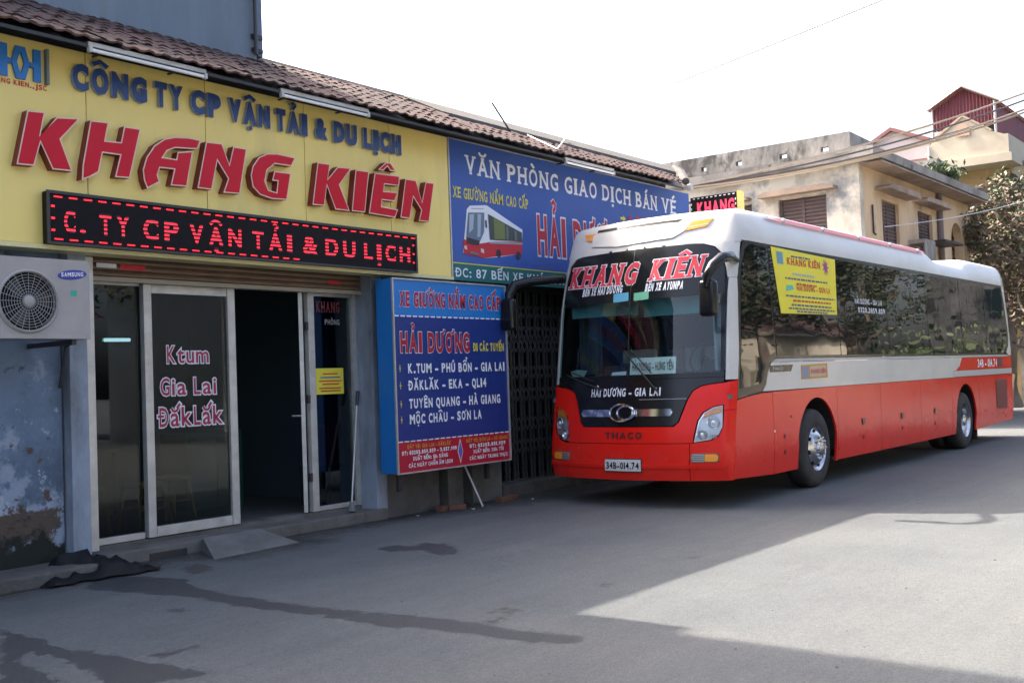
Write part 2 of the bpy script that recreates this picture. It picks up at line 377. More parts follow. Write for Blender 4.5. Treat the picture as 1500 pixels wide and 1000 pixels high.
M_dglass = glass_mat('door_glass', (.46, .52, .54), .015, .015, .62)
M_gate = mat('gate_steel', (.050, .066, .062), .6, col2=(.07, .065, .055), scale=10)
M_brick = mat('red_brick', (.15, .07, .045), .9, bump=.5, bscale=30)

def led_mat(name, col, es):
    m = bpy.data.materials.new(name); m.use_nodes = True; nt = m.node_tree; N = nt.nodes; L = nt.links; b = N['Principled BSDF']
    b.inputs['Base Color'].default_value = (.02, .005, .005, 1)
    g = N.new('ShaderNodeNewGeometry'); sp = N.new('ShaderNodeSeparateXYZ'); L.new(g.outputs['Position'], sp.inputs[0])
    mu = N.new('ShaderNodeMath'); mu.operation = 'MULTIPLY'; mu.inputs[1].default_value = 28.0; L.new(sp.outputs[2], mu.inputs[0])
    fr = N.new('ShaderNodeMath'); fr.operation = 'FRACT'; L.new(mu.outputs[0], fr.inputs[0])
    gt = N.new('ShaderNodeMath'); gt.operation = 'GREATER_THAN'; gt.inputs[1].default_value = .52; L.new(fr.outputs[0], gt.inputs[0])
    ml = N.new('ShaderNodeMath'); ml.operation = 'MULTIPLY'; ml.inputs[1].default_value = es; L.new(gt.outputs[0], ml.inputs[0])
    b.inputs['Emission Color'].default_value = (*col, 1); L.new(ml.outputs[0], b.inputs['Emission Strength'])
    return m
M_led = led_mat('red_led_rows', (1.0, .015, .04), .50)

# ------------------------------------------------------------------ ground
import numpy as np
STAINS = [
    ([ (4.64,8.02),(5.02,8.35),(5.20,8.13),(5.30,7.60),(5.12,7.21),(5.08,6.77),(5.07,6.21),(5.07,5.71),(5.17,5.21),(5.23,4.77),(5.25,4.44),(5.23,4.10),(5.27,3.67),(5.20,3.60),(5.04,3.66),(5.01,3.93),(5.00,4.23),(4.98,4.55),(4.88,4.92),(4.90,5.45),(4.86,5.97),(4.82,6.28),(4.88,6.83),(4.76,7.44) ], 'wet'),
    ([ (3.55,7.14),(3.56,6.64),(3.48,6.34),(3.54,5.98),(3.57,5.67),(3.59,5.30),(3.62,4.97),(3.47,4.95),(3.37,5.03),(3.17,5.22),(3.26,5.58),(3.35,5.99),(3.33,6.34),(3.17,6.23),(3.15,5.96),(3.11,5.70),(2.98,5.41),(2.82,5.69) ], 'wet'),
    ([ (7.16,7.29),(7.40,7.25),(7.41,7.03),(7.61,7.09),(7.66,6.87),(7.39,6.41),(7.21,6.36),(7.15,6.50),(7.28,6.74),(7.21,6.89),(7.07,7.01) ], 'wet'),
    ([ (5.61,8.10),(5.84,8.17),(5.79,7.89),(5.62,7.72),(5.46,7.74) ], 'oil'),
    ([ (4.49,6.67),(4.59,6.66),(4.57,6.52),(4.48,6.50) ], 'oil'),
    ([ (7.96,4.44),(8.07,4.44),(8.04,4.35),(7.93,4.35) ], 'wet'),
    ([ (6.60,4.43),(6.76,4.45),(6.74,4.37),(6.60,4.37) ], 'oil'),
    ([ (5.52,4.56),(5.68,4.57),(5.67,4.45),(5.56,4.44) ], 'oil'),
    ([ (3.69,5.62),(3.98,5.59),(3.98,5.53),(3.69,5.51) ], 'wet'),
    ([ (5.26,4.42),(5.48,4.43),(5.53,4.42),(5.42,4.36),(5.25,4.36) ], 'oil'),
    ([(3.0,8.35),(4.4,8.30),(5.3,8.45),(6.0,8.50),(6.2,8.15),(7.2,8.15),(7.4,8.50),(8.7,8.55),(9.6,8.30),(10.4,8.15),(11.2,8.1),(13.0,8.2),(15.2,8.3),(15.2,8.75),(3.0,8.75)], 'grime')
]
def ground():
    x0, x1, y0, y1, st = 2.4, 15.3, 1.6, 9.2, .03
    xs_g = np.arange(x0, x1+st/2, st); ys_g = np.arange(y0, y1+st/2, st); nx, ny = len(xs_g), len(ys_g)
    X, Y = np.meshgrid(xs_g, ys_g, indexing='ij'); P_ = np.stack([X.ravel(), Y.ravel()], 1)
    att = {k: np.zeros(len(P_)) for k in ('wet', 'oil', 'grime')}; wdt = {'wet': .20, 'oil': .16, 'grime': .60}
    for poly, k in STAINS:
        q = np.array(poly, float); lo, hi = q.min(0)-.6, q.max(0)+.6; sel = np.where(((P_ > lo) & (P_ < hi)).all(1))[0]; pts = P_[sel]
        ins = np.zeros(len(pts), bool); dist = np.full(len(pts), 9.0)
        for a_, c_ in zip(q, np.roll(q, -1, 0)):
            e = c_-a_; t = np.clip(((pts-a_)@e)/max(e@e, 1e-9), 0, 1); dist = np.minimum(dist, np.hypot(*(pts-a_-t[:, None]*e).T))
            cr = ((a_[1] > pts[:, 1]) != (c_[1] > pts[:, 1])); ins ^= cr & (pts[:, 0] < (c_[0]-a_[0])*(pts[:, 1]-a_[1])/((c_[1]-a_[1]) if abs(c_[1]-a_[1]) > 1e-9 else 1e-9)+a_[0])
        sd = np.where(ins, dist, -dist); att[k][sel] = np.maximum(att[k][sel], np.clip(.5+sd/wdt[k]/2, 0, 1))
    vs = [(float(a_), float(c_), 0.0) for a_, c_ in P_]; idx = np.arange(nx*ny).reshape(nx, ny)
    fs = np.stack([idx[:-1, :-1], idx[1:, :-1], idx[1:, 1:], idx[:-1, 1:]], -1).reshape(-1, 4).tolist()
    xe, ye = float(xs_g[-1]), float(ys_g[-1]); n0 = len(vs)
    vs += [(-250, -250, 0), (400, -250, 0), (400, y0, 0), (-250, y0, 0), (-250, ye, 0), (400, ye, 0), (400, 300, 0), (-250, 300, 0), (x0, y0, 0), (x0, ye, 0), (xe, y0, 0), (xe, ye, 0)]
    fs += [[n0, n0+1, n0+2, n0+3], [n0+4, n0+5, n0+6, n0+7], [n0+3, n0+8, n0+9, n0+4], [n0+10, n0+2, n0+5, n0+11]]
    me = bpy.data.meshes.new('road'); me.from_pydata(vs, [], fs); me.materials.append(M_asph)
    for k in att:
        at = me.attributes.new(k, 'FLOAT', 'POINT'); at.data.foreach_set('value', np.concatenate([att[k], np.zeros(12)]).astype(np.float32))
    me.update(); o = bpy.data.objects.new('road', me); COL.objects.link(o); tag(o, kind='structure')
ground()
def grit(b):
    r = random.Random(77)
    for k in range(1500):
        y = r.uniform(1.5, 8.6); x = r.uniform(max(2.6, .52*y), 12.5)
        if k % 3 == 0: y = 8.6 - abs(r.gauss(0, .25)); x = r.uniform(4.5, 11)
        s_ = r.uniform(.003, .008)*(1.6 if k % 11 == 0 else 1); a_ = r.uniform(0, 3)
        c_, d_ = math.cos(a_)*s_, math.sin(a_)*s_
        b.add([(x+c_, y+d_, .001), (x-d_, y+c_, .001), (x-c_, y-d_, .001), (x+d_, y-c_, .001), (x, y, .001+s_*.8)], [(0,1,4),(1,2,4),(2,3,4),(3,0,4)])
gt_ = part('grit', mat('grit_stone', (.20, .19, .17), .9, col2=(.07, .065, .06), scale=14), None, grit); tag(gt_, 'small scattered grit and stones lying on the road', 'grit', kind='stuff')

# ------------------------------------------------------------------ the ticket office building
shop = thing('ticket_office_building', (10, 9, 0), 'long low ticket office with clay tile roof and peeling pale blue plaster', 'building')
part('wall', M_peel, shop, lambda b: b.box(-3.0, 4.98, 8.86, 9.1, 0, 4.35))
part('pillar', M_blu, shop, lambda b: b.bbox(5.0, 5.17, 8.75, 9.1, .10, 3.0, .008))
part('shutter_rail', M_alu, shop, lambda b: b.box(5.172, 5.25, 8.77, 8.93, 0.16, 2.75))
part('pillar', M_blu, shop, lambda b: (b.bbox(8.66, 8.83, 8.75, 9.1, .02, 2.95, .008), b.box(8.675, 8.70, 8.9, 9.1, .16, 2.9)))
part('wall', M_concd, shop, lambda b: b.box(8.84, 9.74, 8.78, 9.1, 0, 2.9))
part('wall', M_concd, shop, lambda b: b.box(9.745, 10.25, 8.95, 9.1, 0, 2.9))
part('pillar', M_conc, shop, lambda b: b.bbox(9.84, 10.12, 8.72, 8.94, 0, 2.9, .01))
part('pillar', M_conc, shop, lambda b: b.bbox(10.30, 10.88, 8.72, 9.15, 0, 2.9, .01))
part('upper_wall', M_greyw, shop, lambda b: (b.box(5.0, 15.4, 8.78, 9.3, 2.95, 4.35), b.box(14.2, 15.4, 8.78, 9.3, 0, 2.95),
     b.box(-3.0, 5.0, 9.1, 9.3, 0, 4.35)))
part('back_wall', M_greyw, shop, lambda b: b.box(-3.0, 19.2, 13.0, 13.2, 0, 4.4))
part('end_wall', M_greyw, shop, lambda b: b.prism([(15.4, 8.8), (19.3, 11.0), (19.3, 13.2), (15.2, 13.0), (15.2, 9.3)], lambda a, c, d: (a, c, d), 0, 4.45))
part('step', M_conc, shop, lambda b: (b.bbox(5.22, 8.78, 8.70, 9.0, 0, .125, .015), b.box(5.22, 8.7, 9.0, 9.2, 0, .16)))
part('ramp', mat('ramp_concrete', (.17, .165, .16), .88, col2=(.12, .115, .11), scale=4, bump=.3), shop,
     lambda b: b.add([(6.05,8.22,0),(7.12,8.30,0),(6.95,8.70,.135),(6.28,8.70,.135),(6.28,8.72,0),(6.95,8.72,0)], [(0,1,2,3),(0,3,4),(1,5,2),(3,2,5,4),(0,4,5,1)]))
part('ledge', M_concd, shop, lambda b: b.bbox(-3, 5.05, 8.35, 8.84, 0, .12, .02))
part('kerb', M_concd, shop, lambda b: b.bbox(10.9, 15.3, 8.70, 8.95, 0, .16, .012))
part('drain_hole', M_dark, shop, lambda b: b.box(5.7, 6.1, 8.695, 8.71, .0, .07))

# roof: eave at (Y 8.1, z 4.45) up to the ridge (Y 10.0)
EY, EZ, SL = 8.1, 4.480, .485
xend = lambda y: 15.2 + (y-8.2)*1.6
part('roof_board', M_dark, shop, lambda b: b.prism([(-3.0, EY+.05), (xend(EY)-.05, EY+.05), (xend(10.1)-.1, 10.1), (-3.0, 10.1)],
     lambda a, c, d: (a, c, EZ - .06 + SL*(c-EY) - d), 0, .03))
part('fascia', M_dark, shop, lambda b: b.box(-3.0, 15.3, 8.64, 8.68, 4.52, 4.66))
roof = part('ridge', mat('ridge_mortar', (.11, .085, .078), .9, col2=(.055, .045, .042), scale=4, thr=(.35, .65), bump=.6, bscale=20, col3=(.10, .05, .04), scale3=3), shop,
     lambda b: b.prism([(9.84, 5.32), (9.93, 5.415), (10.07, 5.425), (10.2, 5.32), (10.1, 5.24)], lambda a, c, d: (d, a, c), -3.0, 10.56))
part('back_slope', M_tile, shop, lambda b: b.add([(-3, 10.12, 5.30), (10.55, 10.12, 5.30), (10.55, 13.2, 4.2), (-3, 13.2, 4.2)], [(0, 1, 2, 3)]))
def slab(b):
    pr = [(9.24, 5.03), (9.27, 5.085), (9.6, 5.245), (10.0, 5.435), (10.30, 5.565), (10.40, 5.575), (10.48, 5.52), (10.5, 5.30), (9.3, 4.86)]
    vs = [(10.57, y_, z_) for y_, z_ in pr] + [(xend(y_)-.02, y_, z_) for y_, z_ in pr]; n = len(pr)
    b.add(vs, [tuple(range(n)), tuple(range(2*n-1, n-1, -1))] + [(i, i+n, (i+1) % n + n, (i+1) % n) for i in range(n)])
part('cement_slope', mat('grey_cement', (.060, .057, .053), .95, col2=(.034, .032, .030), scale=2.0, thr=(.35, .68), bump=.6, bscale=15, col3=(.085, .080, .075), scale3=3, thr3=(.55, .75), stretch=(2.2, .5, .5)), shop, slab)
part('end_cap', mat('end_cap_cement', (.09, .085, .08), .95, col2=(.04, .038, .035), scale=4), shop, lambda b: b.tube([(xend(8.3), 8.3, 4.60), (xend(9.3)+.05, 9.3, 5.08), (xend(10.4)+.05, 10.4, 5.52)], [.06, .10, .12], 8), smooth=True)
part('roof_deck', M_dark, shop, lambda b: b.box(10.6, 17.0, 10.5, 13.2, 4.75, 4.85))
def tile_mesh(m_):
    w, L, n = .158, .30, 4; vs = []; fs = []
    prof = [(-.5, .004), (-.3, -.007), (-.05, -.003), (.2, .012), (.5, .004)]
    for e, (y, dz) in enumerate(((0, .012), (L, 0.0))):
        for u, h in prof: vs.append((u*w, y, h + dz))
    for u, h in prof: vs.append((u*w, 0, h + .012 - .018))
    for i in range(4): fs.append((i, i+1, 6+i, 5+i)); fs.append((10+i, 11+i, i+1, i))
    me = bpy.data.meshes.new('tile'); me.from_pydata(vs, [], fs); me.materials.append(m_)
    me.polygons.foreach_set('use_smooth', [True]*len(fs)); me.set_sharp_from_angle(angle=R(50)); me.update(); return me
TM = tile_mesh(M_tile); TME = tile_mesh(M_tedge); so = origin(shop); slope = math.atan(SL)
spots = []
r = 0; y = EY
while y < 9.75:
    x = -1.6
    while x < (xend(y) - .1 if y < 9.0 else 10.52):
        spots.append((x, y, r)); x += .152
    y += .235; r += 1
def tdist(s): return (Vector((s[0], s[1], 5)) - Vector((0, 0, 1.5))).length
order = sorted(spots, key=tdist); near = set(order[:290])
rest = MB()
for s in spots:
    x, y, r = s; tl = rnd.gauss(0, .012); z = EZ + SL*(y-EY) + rnd.uniform(-.004, .006)
    Mx = Matrix.Translation((x + rnd.uniform(-.006, .006), y + rnd.uniform(-.012, .012), z)) @ Matrix.Rotation(slope + rnd.gauss(0, .015), 4, 'X') @ Matrix.Rotation(tl, 4, 'Y')
    if s in near:
        o = bpy.data.objects.new('tile', TME if r == 0 else TM); COL.objects.link(o); o.parent = shop
        o.matrix_basis = Matrix.Translation(-so) @ Mx
    else:
        rest.add([Mx @ v.co for v in TM.vertices], [tuple(p.vertices) for p in TM.polygons])
rest.build('tiles_beyond', M_tile, shop, smooth=True, angle=50, kind='stuff')

# room behind the doors
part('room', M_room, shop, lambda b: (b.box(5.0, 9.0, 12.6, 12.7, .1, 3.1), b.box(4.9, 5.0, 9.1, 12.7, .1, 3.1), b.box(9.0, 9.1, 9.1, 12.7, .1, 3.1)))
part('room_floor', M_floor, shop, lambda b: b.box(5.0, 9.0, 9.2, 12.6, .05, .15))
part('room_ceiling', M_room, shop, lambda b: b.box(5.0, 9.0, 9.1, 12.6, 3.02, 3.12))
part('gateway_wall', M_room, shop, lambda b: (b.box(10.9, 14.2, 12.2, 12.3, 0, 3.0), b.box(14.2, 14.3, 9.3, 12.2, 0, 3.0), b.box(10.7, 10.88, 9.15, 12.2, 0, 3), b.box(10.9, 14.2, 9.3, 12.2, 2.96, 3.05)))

# rendered tower behind the roof, and unseen blocks added for the foreground shadow
tw = thing('rendered_tower', (6.5, 11, 0), 'tall windowless blue grey rendered tower rising behind the tiled roof', 'building')
M_tow = mat('tower_render', (.17, .215, .26), .9, col2=(.115, .15, .19), scale=.8, thr=(.3, .7), bump=.3, bscale=12, col3=(.16, .15, .13), scale3=1.2, thr3=(.55, .8), stretch=(1.6, 1, .45))
part('wall', M_tow, tw, lambda b: (b.box(4.76, 7.99, 9.8, 13.4, 3.4, 6.2), b.box(4.76, 5.2, 9.8, 13.0, 6.31, 7.32)))  # narrow upper box is unseen, added to cast a finger of shadow
part('corner_strip', mat('strip', (.11, .15, .21), .8), tw, lambda b: (b.box(7.992, 8.06, 9.78, 9.95, 5.36, 6.22)))
part('pipe', M_dark, tw, lambda b: (b.tube([(7.93, 9.74, 5.36), (7.93, 9.74, 6.2)], .022), b.box(7.9, 8.05, 9.76, 9.79, 5.55, 5.60), b.box(7.9, 8.05, 9.76, 9.79, 5.40, 5.44)))
part('coping', M_conc, tw, lambda b: b.box(4.76, 8.08, 9.72, 13.5, 6.2, 6.3))
tb = thing('shadow_block', (0, 12, 0), 'unseen tall block added beyond the left edge to shade the foreground road', 'building')
part('wall', M_tow, tb, lambda b: b.box(-14, 4.74, 9.6, 16, 0, 11.0))  # out of view, shaped to throw the shade across the near road

# ------------------------------------------------------------------ shutter
sh = thing('roller_shutter', (7, 8.92, 2.6), 'rolled up brown roller shutter above the glass doors', 'shutter')
def slats(b):
    z = 2.60
    while z < 2.95:
        b.prism([(8.93, z), (8.905, z+.012), (8.90, z+.03), (8.915, z+.052), (8.93, z+.055)], lambda a, c, d: (d, a, c), 5.26, 8.655); z += .057
part('slats', M_shut, sh, slats, kind='stuff')
part('bottom_bar', mat('shutter_bar', (.30, .27, .20), .5), sh, lambda b: b.bbox(5.26, 8.655, 8.89, 8.94, 2.555, 2.60, .006))
part('sticker', M_wprint, sh, lambda b: b.box(5.36, 5.56, 8.894, 8.897, 2.68, 2.72))
part('sticker', M_rprint, sh, lambda b: (b.box(5.6, 5.86, 8.894, 8.897, 2.67, 2.72)))
part('sticker', M_rprint, sh, lambda b: (b.box(8.15, 8.32, 8.894, 8.897, 2.66, 2.70)))

# ------------------------------------------------------------------ glass doors
G = 9.05; GP = plane_y(G)
fx = thing('fixed_glass_pane', (5.6, G, .16), 'tall fixed glass pane left of the sliding door', 'window')
part('pane', M_dglass, fx, lambda b: b.box(5.33, 5.86, G-.004, G+.004, .23, 2.54))
part('frame', M_alu, fx, lambda b: (b.bbox(5.28, 5.87, G-.035, G+.03, .165, .225, .004), b.box(5.255, 5.325, G-.03, G+.03, .23, 2.54), b.box(5.255, 5.87, G-.03, G+.03, 2.54, 2.62)))
sd = thing('sliding_glass_door', (6.4, G, .16), 'white framed sliding glass door with red place names', 'door')
part('pane', M_dglass, sd, lambda b: b.box(5.975, 6.845, G-.044, G-.036, .27, 2.47))
part('frame', M_alu, sd, lambda b: (b.bbox(5.885, 5.97, G-.075, G-.005, .17, 2.56, .004), b.bbox(6.85, 6.94, G-.075, G-.005, .17, 2.56, .004),
     b.bbox(5.975, 6.845, G-.07, G-.01, .17, .265, .004), b.bbox(5.975, 6.845, G-.07, G-.01, 2.475, 2.56, .004)))
DP = plane_y(G-.048)
for s, a0, a1, z0, cp in (('Ktum', 6.14, 6.62, 1.81, .17), ('Gia Lai', 6.06, 6.70, 1.50, .17), ('ĐắkLắk', 6.04, 6.77, 1.20, .19)):
    put_text('lettering', s, a0, a1, z0, cp, DP, mat('door_red_print', (.34, .012, .05), .5), sd, d=.006, bold=.014)
    put_text('lettering_outline', s, a0, a1, z0, cp, DP, M_wprint, sd, d=.003, bold=.014, grow=.065)
od = thing('open_glass_door', (7.88, G, .16), 'narrow glass door leaf standing open into the dark office', 'door')
_dd = Vector((.655, .755, 0)); _dn = Vector((.755, -.655, 0))
def leaf(u0, u1, z0, z1, th=.022):
    def f(b):
        p = Vector((7.865, G-.01, 0)); c = [p + _dd*u0 - _dn*th, p + _dd*u1 - _dn*th, p + _dd*u1 + _dn*th, p + _dd*u0 + _dn*th]
        b.add([(q.x, q.y, z0) for q in c] + [(q.x, q.y, z1) for q in c], [(0,3,2,1),(4,5,6,7),(0,1,5,4),(1,2,6,5),(2,3,7,6),(3,0,4,7)])
    return f
part('stile', M_alu, od, leaf(0, .07, .17, 2.56)); part('stile', M_alu, od, leaf(.76, .83, .17, 2.56))
part('rail', M_alu, od, leaf(.0705, .7595, .17, .26)); part('rail', M_alu, od, leaf(.0705, .7595, 2.47, 2.56))
part('pane', M_dglass, od, leaf(.0705, .7595, .261, 2.469, .004))
for z in (.5, 1.35, 2.15): part('hinge', M_dark, od, lambda b: b.box(7.90, 7.94, G-.05, G-.03, z, z+.09))
part('handle', M_alu, od, lambda b: b.tube([(7.86, G+.02, 1.22), (7.78, G-.0, 1.22), (7.76, G+.05, 1.22)], .009))
rp = thing('right_glass_panel', (8.3, G, .16), 'fixed glass panel with a yellow notice right of the open door', 'window')
part('frame', M_alu, rp, lambda b: (b.bbox(7.945, 8.035, G-.04, G+.03, .165, 2.58, .004), b.bbox(8.60, 8.665, G-.04, G+.03, .165, 2.58, .004),
     b.bbox(8.04, 8.595, G-.035, G+.03, .165, .215, .004), b.box(8.04, 8.595, G-.03, G+.03, 2.53, 2.59), b.box(6.95, 7.94, G-.03, G+.03, 2.565, 2.61)))
part('pane', M_dglass, rp, lambda b: b.box(8.04, 8.595, G-.004, G+.004, .22, 2.53))
nt = tag(part('paper_notice', mat('notice_yellow', (.70, .62, .05), .6), None, lambda b: b.box(8.06, 8.47, G-.012, G-.006, 1.44, 1.73)), 'small yellow paper notice taped inside the right glass panel', 'notice')
NP = plane_y(G-.013)
for z, a0, a1, m in ((1.66, 8.16, 8.38, M_rprint), (1.62, 8.12, 8.42, M_banner), (1.58, 8.10, 8.44, M_rprint), (1.545, 8.15, 8.40, M_rprint), (1.50, 8.10, 8.43, M_bred), (1.47, 8.12, 8.42, M_bred)):
    patch('print_line', [(a0, z), (a1, z), (a1, z+.014), (a0, z+.014)], NP, m, nt, d=.002)
put_text('lettering', 'KHANG', 8.10, 8.45, 2.36, .12, GP, mat('dim_red_print', (.14, .02, .03), .6), rp, d=.006, bold=.03, serif=.04)
put_text('lettering', 'PHÒNG', 8.22, 8.44, 2.22, .06, GP, mat('dim_white_print', (.28, .28, .30), .6), rp, d=.006, bold=.02)

# mop leaning on the step
mop = thing('mop', (8.3, 8.8, .13), 'thin metal handled mop leaning against the right door frame', 'mop')
part('handle', M_alu, mop, lambda b: b.tube([(8.33, 8.82, .20), (8.56, 8.93, 1.30)], .011))
part('grip', M_dark, mop, lambda b: b.tube([(8.565, 8.932, 1.30), (8.60, 8.945, 1.46)], [.018, .022]))
part('head', mat('mop_head', (.16, .16, .17), .9), mop, lambda b: b.tube([(8.34, 8.825, .24), (8.33, 8.82, .20), (8.32, 8.81, .135)], [.02, .035, .045]))

# things inside the office
tube = thing('ceiling_tube_light', (6.0, 11.9, 2.6), 'lit fluorescent tube on the office wall seen through the left pane', 'lamp')
part('tube', mat('lit_tube', (.8, .9, .9), .4, emit=(.65, .95, 1.0), es=.6), tube, lambda b: b.tube([(7.62, 12.5, 2.22), (7.98, 12.5, 2.225)], .022))
part('holder', M_white, tube, lambda b: b.box(7.60, 8.0, 12.53, 12.59, 2.20, 2.25))
cab = thing('green_cabinet', (7.6, 10.6, .15), 'dark green cabinet standing inside the office doorway', 'cabinet')
M_cab = mat('cabinet_green', (.01, .09, .07), .6)
part('body', M_cab, cab, lambda b: b.bbox(7.45, 8.25, 10.6, 11.1, .15, 1.05, .01))
part('drawer', M_cab, cab, lambda b: b.bbox(7.49, 7.83, 10.58, 10.60, .22, .98, .004))
part('drawer', M_cab, cab, lambda b: b.bbox(7.87, 8.21, 10.58, 10.60, .22, .98, .004))
rb = thing('red_box', (8.8, 9.6, .6), 'red box on a stand behind the right glass panel', 'box')
part('box', M_bred, rb, lambda b: b.bbox(8.45, 8.85, 9.45, 9.75, .62, 1.08, .01))
part('stand', M_dark, rb, lambda b: (b.box(8.42, 8.88, 9.42, 9.78, .58, .61), [b.box(x, x+.03, y, y+.03, .15, .58) for x in (8.43, 8.84) for y in (9.43, 9.74)]))
M_ych = mat('yellow_plastic', (.26, .19, .05), .5)
def stool(x, y, lab):
    t = thing('plastic_stool', (x, y, .15), lab, 'stool', 'yellow plastic stools in the office')
    part('seat', M_ych, t, lambda b: b.bbox(x-.17, x+.17, y-.17, y+.17, .58, .62, .012))
    for sx in (-1, 1):
        for sy in (-1, 1):
            part('leg', M_ych, t, lambda b: b.tube([(x+sx*.14, y+sy*.14, .58), (x+sx*.19, y+sy*.19, .155)], [.022, .016], 6))
    for s in (-1, 1): part('rail', M_ych, t, lambda b: b.tube([(x-.165, y+s*.165, .36), (x+.165, y+s*.165, .36)], .010, 5))
stool(6.35, 9.75, 'yellow plastic stool just inside the sliding door'); stool(6.95, 10.2, 'yellow plastic stool further back near the doorway'); stool(5.75, 9.9, 'yellow plastic stool behind the left fixed pane')
dk = thing('office_desk', (6.2, 11.4, .15), 'wooden office desk at the back of the dark room', 'desk')
M_wood = mat('desk_wood', (.16, .09, .05), .6)
part('top', M_wood, dk, lambda b: b.bbox(5.4, 7.0, 11.2, 11.8, .86, .90, .008))
part('panel', M_wood, dk, lambda b: b.box(5.45, 6.95, 11.3, 11.32, .15, .86))
part('side', M_wood, dk, lambda b: (b.box(5.42, 5.45, 11.22, 11.78, .15, .86), b.box(6.95, 6.98, 11.22, 11.78, .15, .86)))

# black sheet and clutter
def sheet(b):
    n, m_ = 22, 10; vs = []
    rr = random.Random(4)
    ph = [rr.uniform(0, 6) for _ in range(6)]
    for i in range(n+1):
        for j in range(m_+1):
            u = i/n; v = j/m_; x = 4.45 + 1.0*u + .05*math.sin(v*5) + .03*math.sin(v*17+u*9); y = 8.12 + .50*v + .03*math.sin(u*23) + .10*math.sin(u*3+1) + .10*u
            e = min(u, 1-u, v, 1-v)*4; z = .02 + min(1, e)*(.09 + .05*math.sin(u*9+ph[0]+v*3) + .035*math.sin(v*11+ph[1]) + .03*math.sin(u*21+v*7) + .02*math.sin(u*37-v*17)) + (.10*max(0, v-.55) if u < .7 else 0)
            vs.append((x, y, max(.008, z)))
    fs = [(i*(m_+1)+j, (i+1)*(m_+1)+j, (i+1)*(m_+1)+j+1, i*(m_+1)+j+1) for i in range(n) for j in range(m_)]
    b.add(vs, fs)
tag(part('plastic_sheet', mat('black_plastic', (.006, .0065, .008), .55, spec=.25), None, sheet, smooth=True, angle=80), 'crumpled black plastic sheet lying below the peeling wall', 'sheet')
for q, (x, y, a, lab) in enumerate([(9.62, 8.62, .3, 'loose red brick at the foot of the narrow pillar'), (9.78, 8.55, -.5, 'loose brick lying slanted beside the other one'), (10.62, 8.5, .1, 'orange brick on the kerb end under the light box'), (10.85, 8.55, .25, 'brick lying at the foot of the folding gate')]):
    o = MB().bbox(-.11, .11, -.05, .05, 0, .06, .006).build('brick', M_brick); o.location = (x, y, 0.001); o.rotation_euler = (0, 0, a); tag(o, lab, 'brick', 'loose bricks by the wall')
st = tag(part('stick', M_alu, None, lambda b: b.tube([(10.12, 8.42, .0), (10.02, 8.66, .60)], .014)), 'thin pale stick leaning under the light box', 'stick')
def paper(x, y, lab):
    b = MB(); b.add([(x, y, .006), (x+.05, y+.01, .02), (x+.06, y+.06, .008), (x+.01, y+.05, .025)], [(0, 1, 2), (0, 2, 3)]); tag(b.build('paper_scrap', M_wprint), lab, 'litter', 'scraps of paper on the ground')
paper(9.05, 8.5, 'white paper scrap near the pillar foot'); paper(10.9, 8.25, 'tiny white scrap on the road near the gate'); paper(9.8, 8.3, 'small white scrap below the light box')
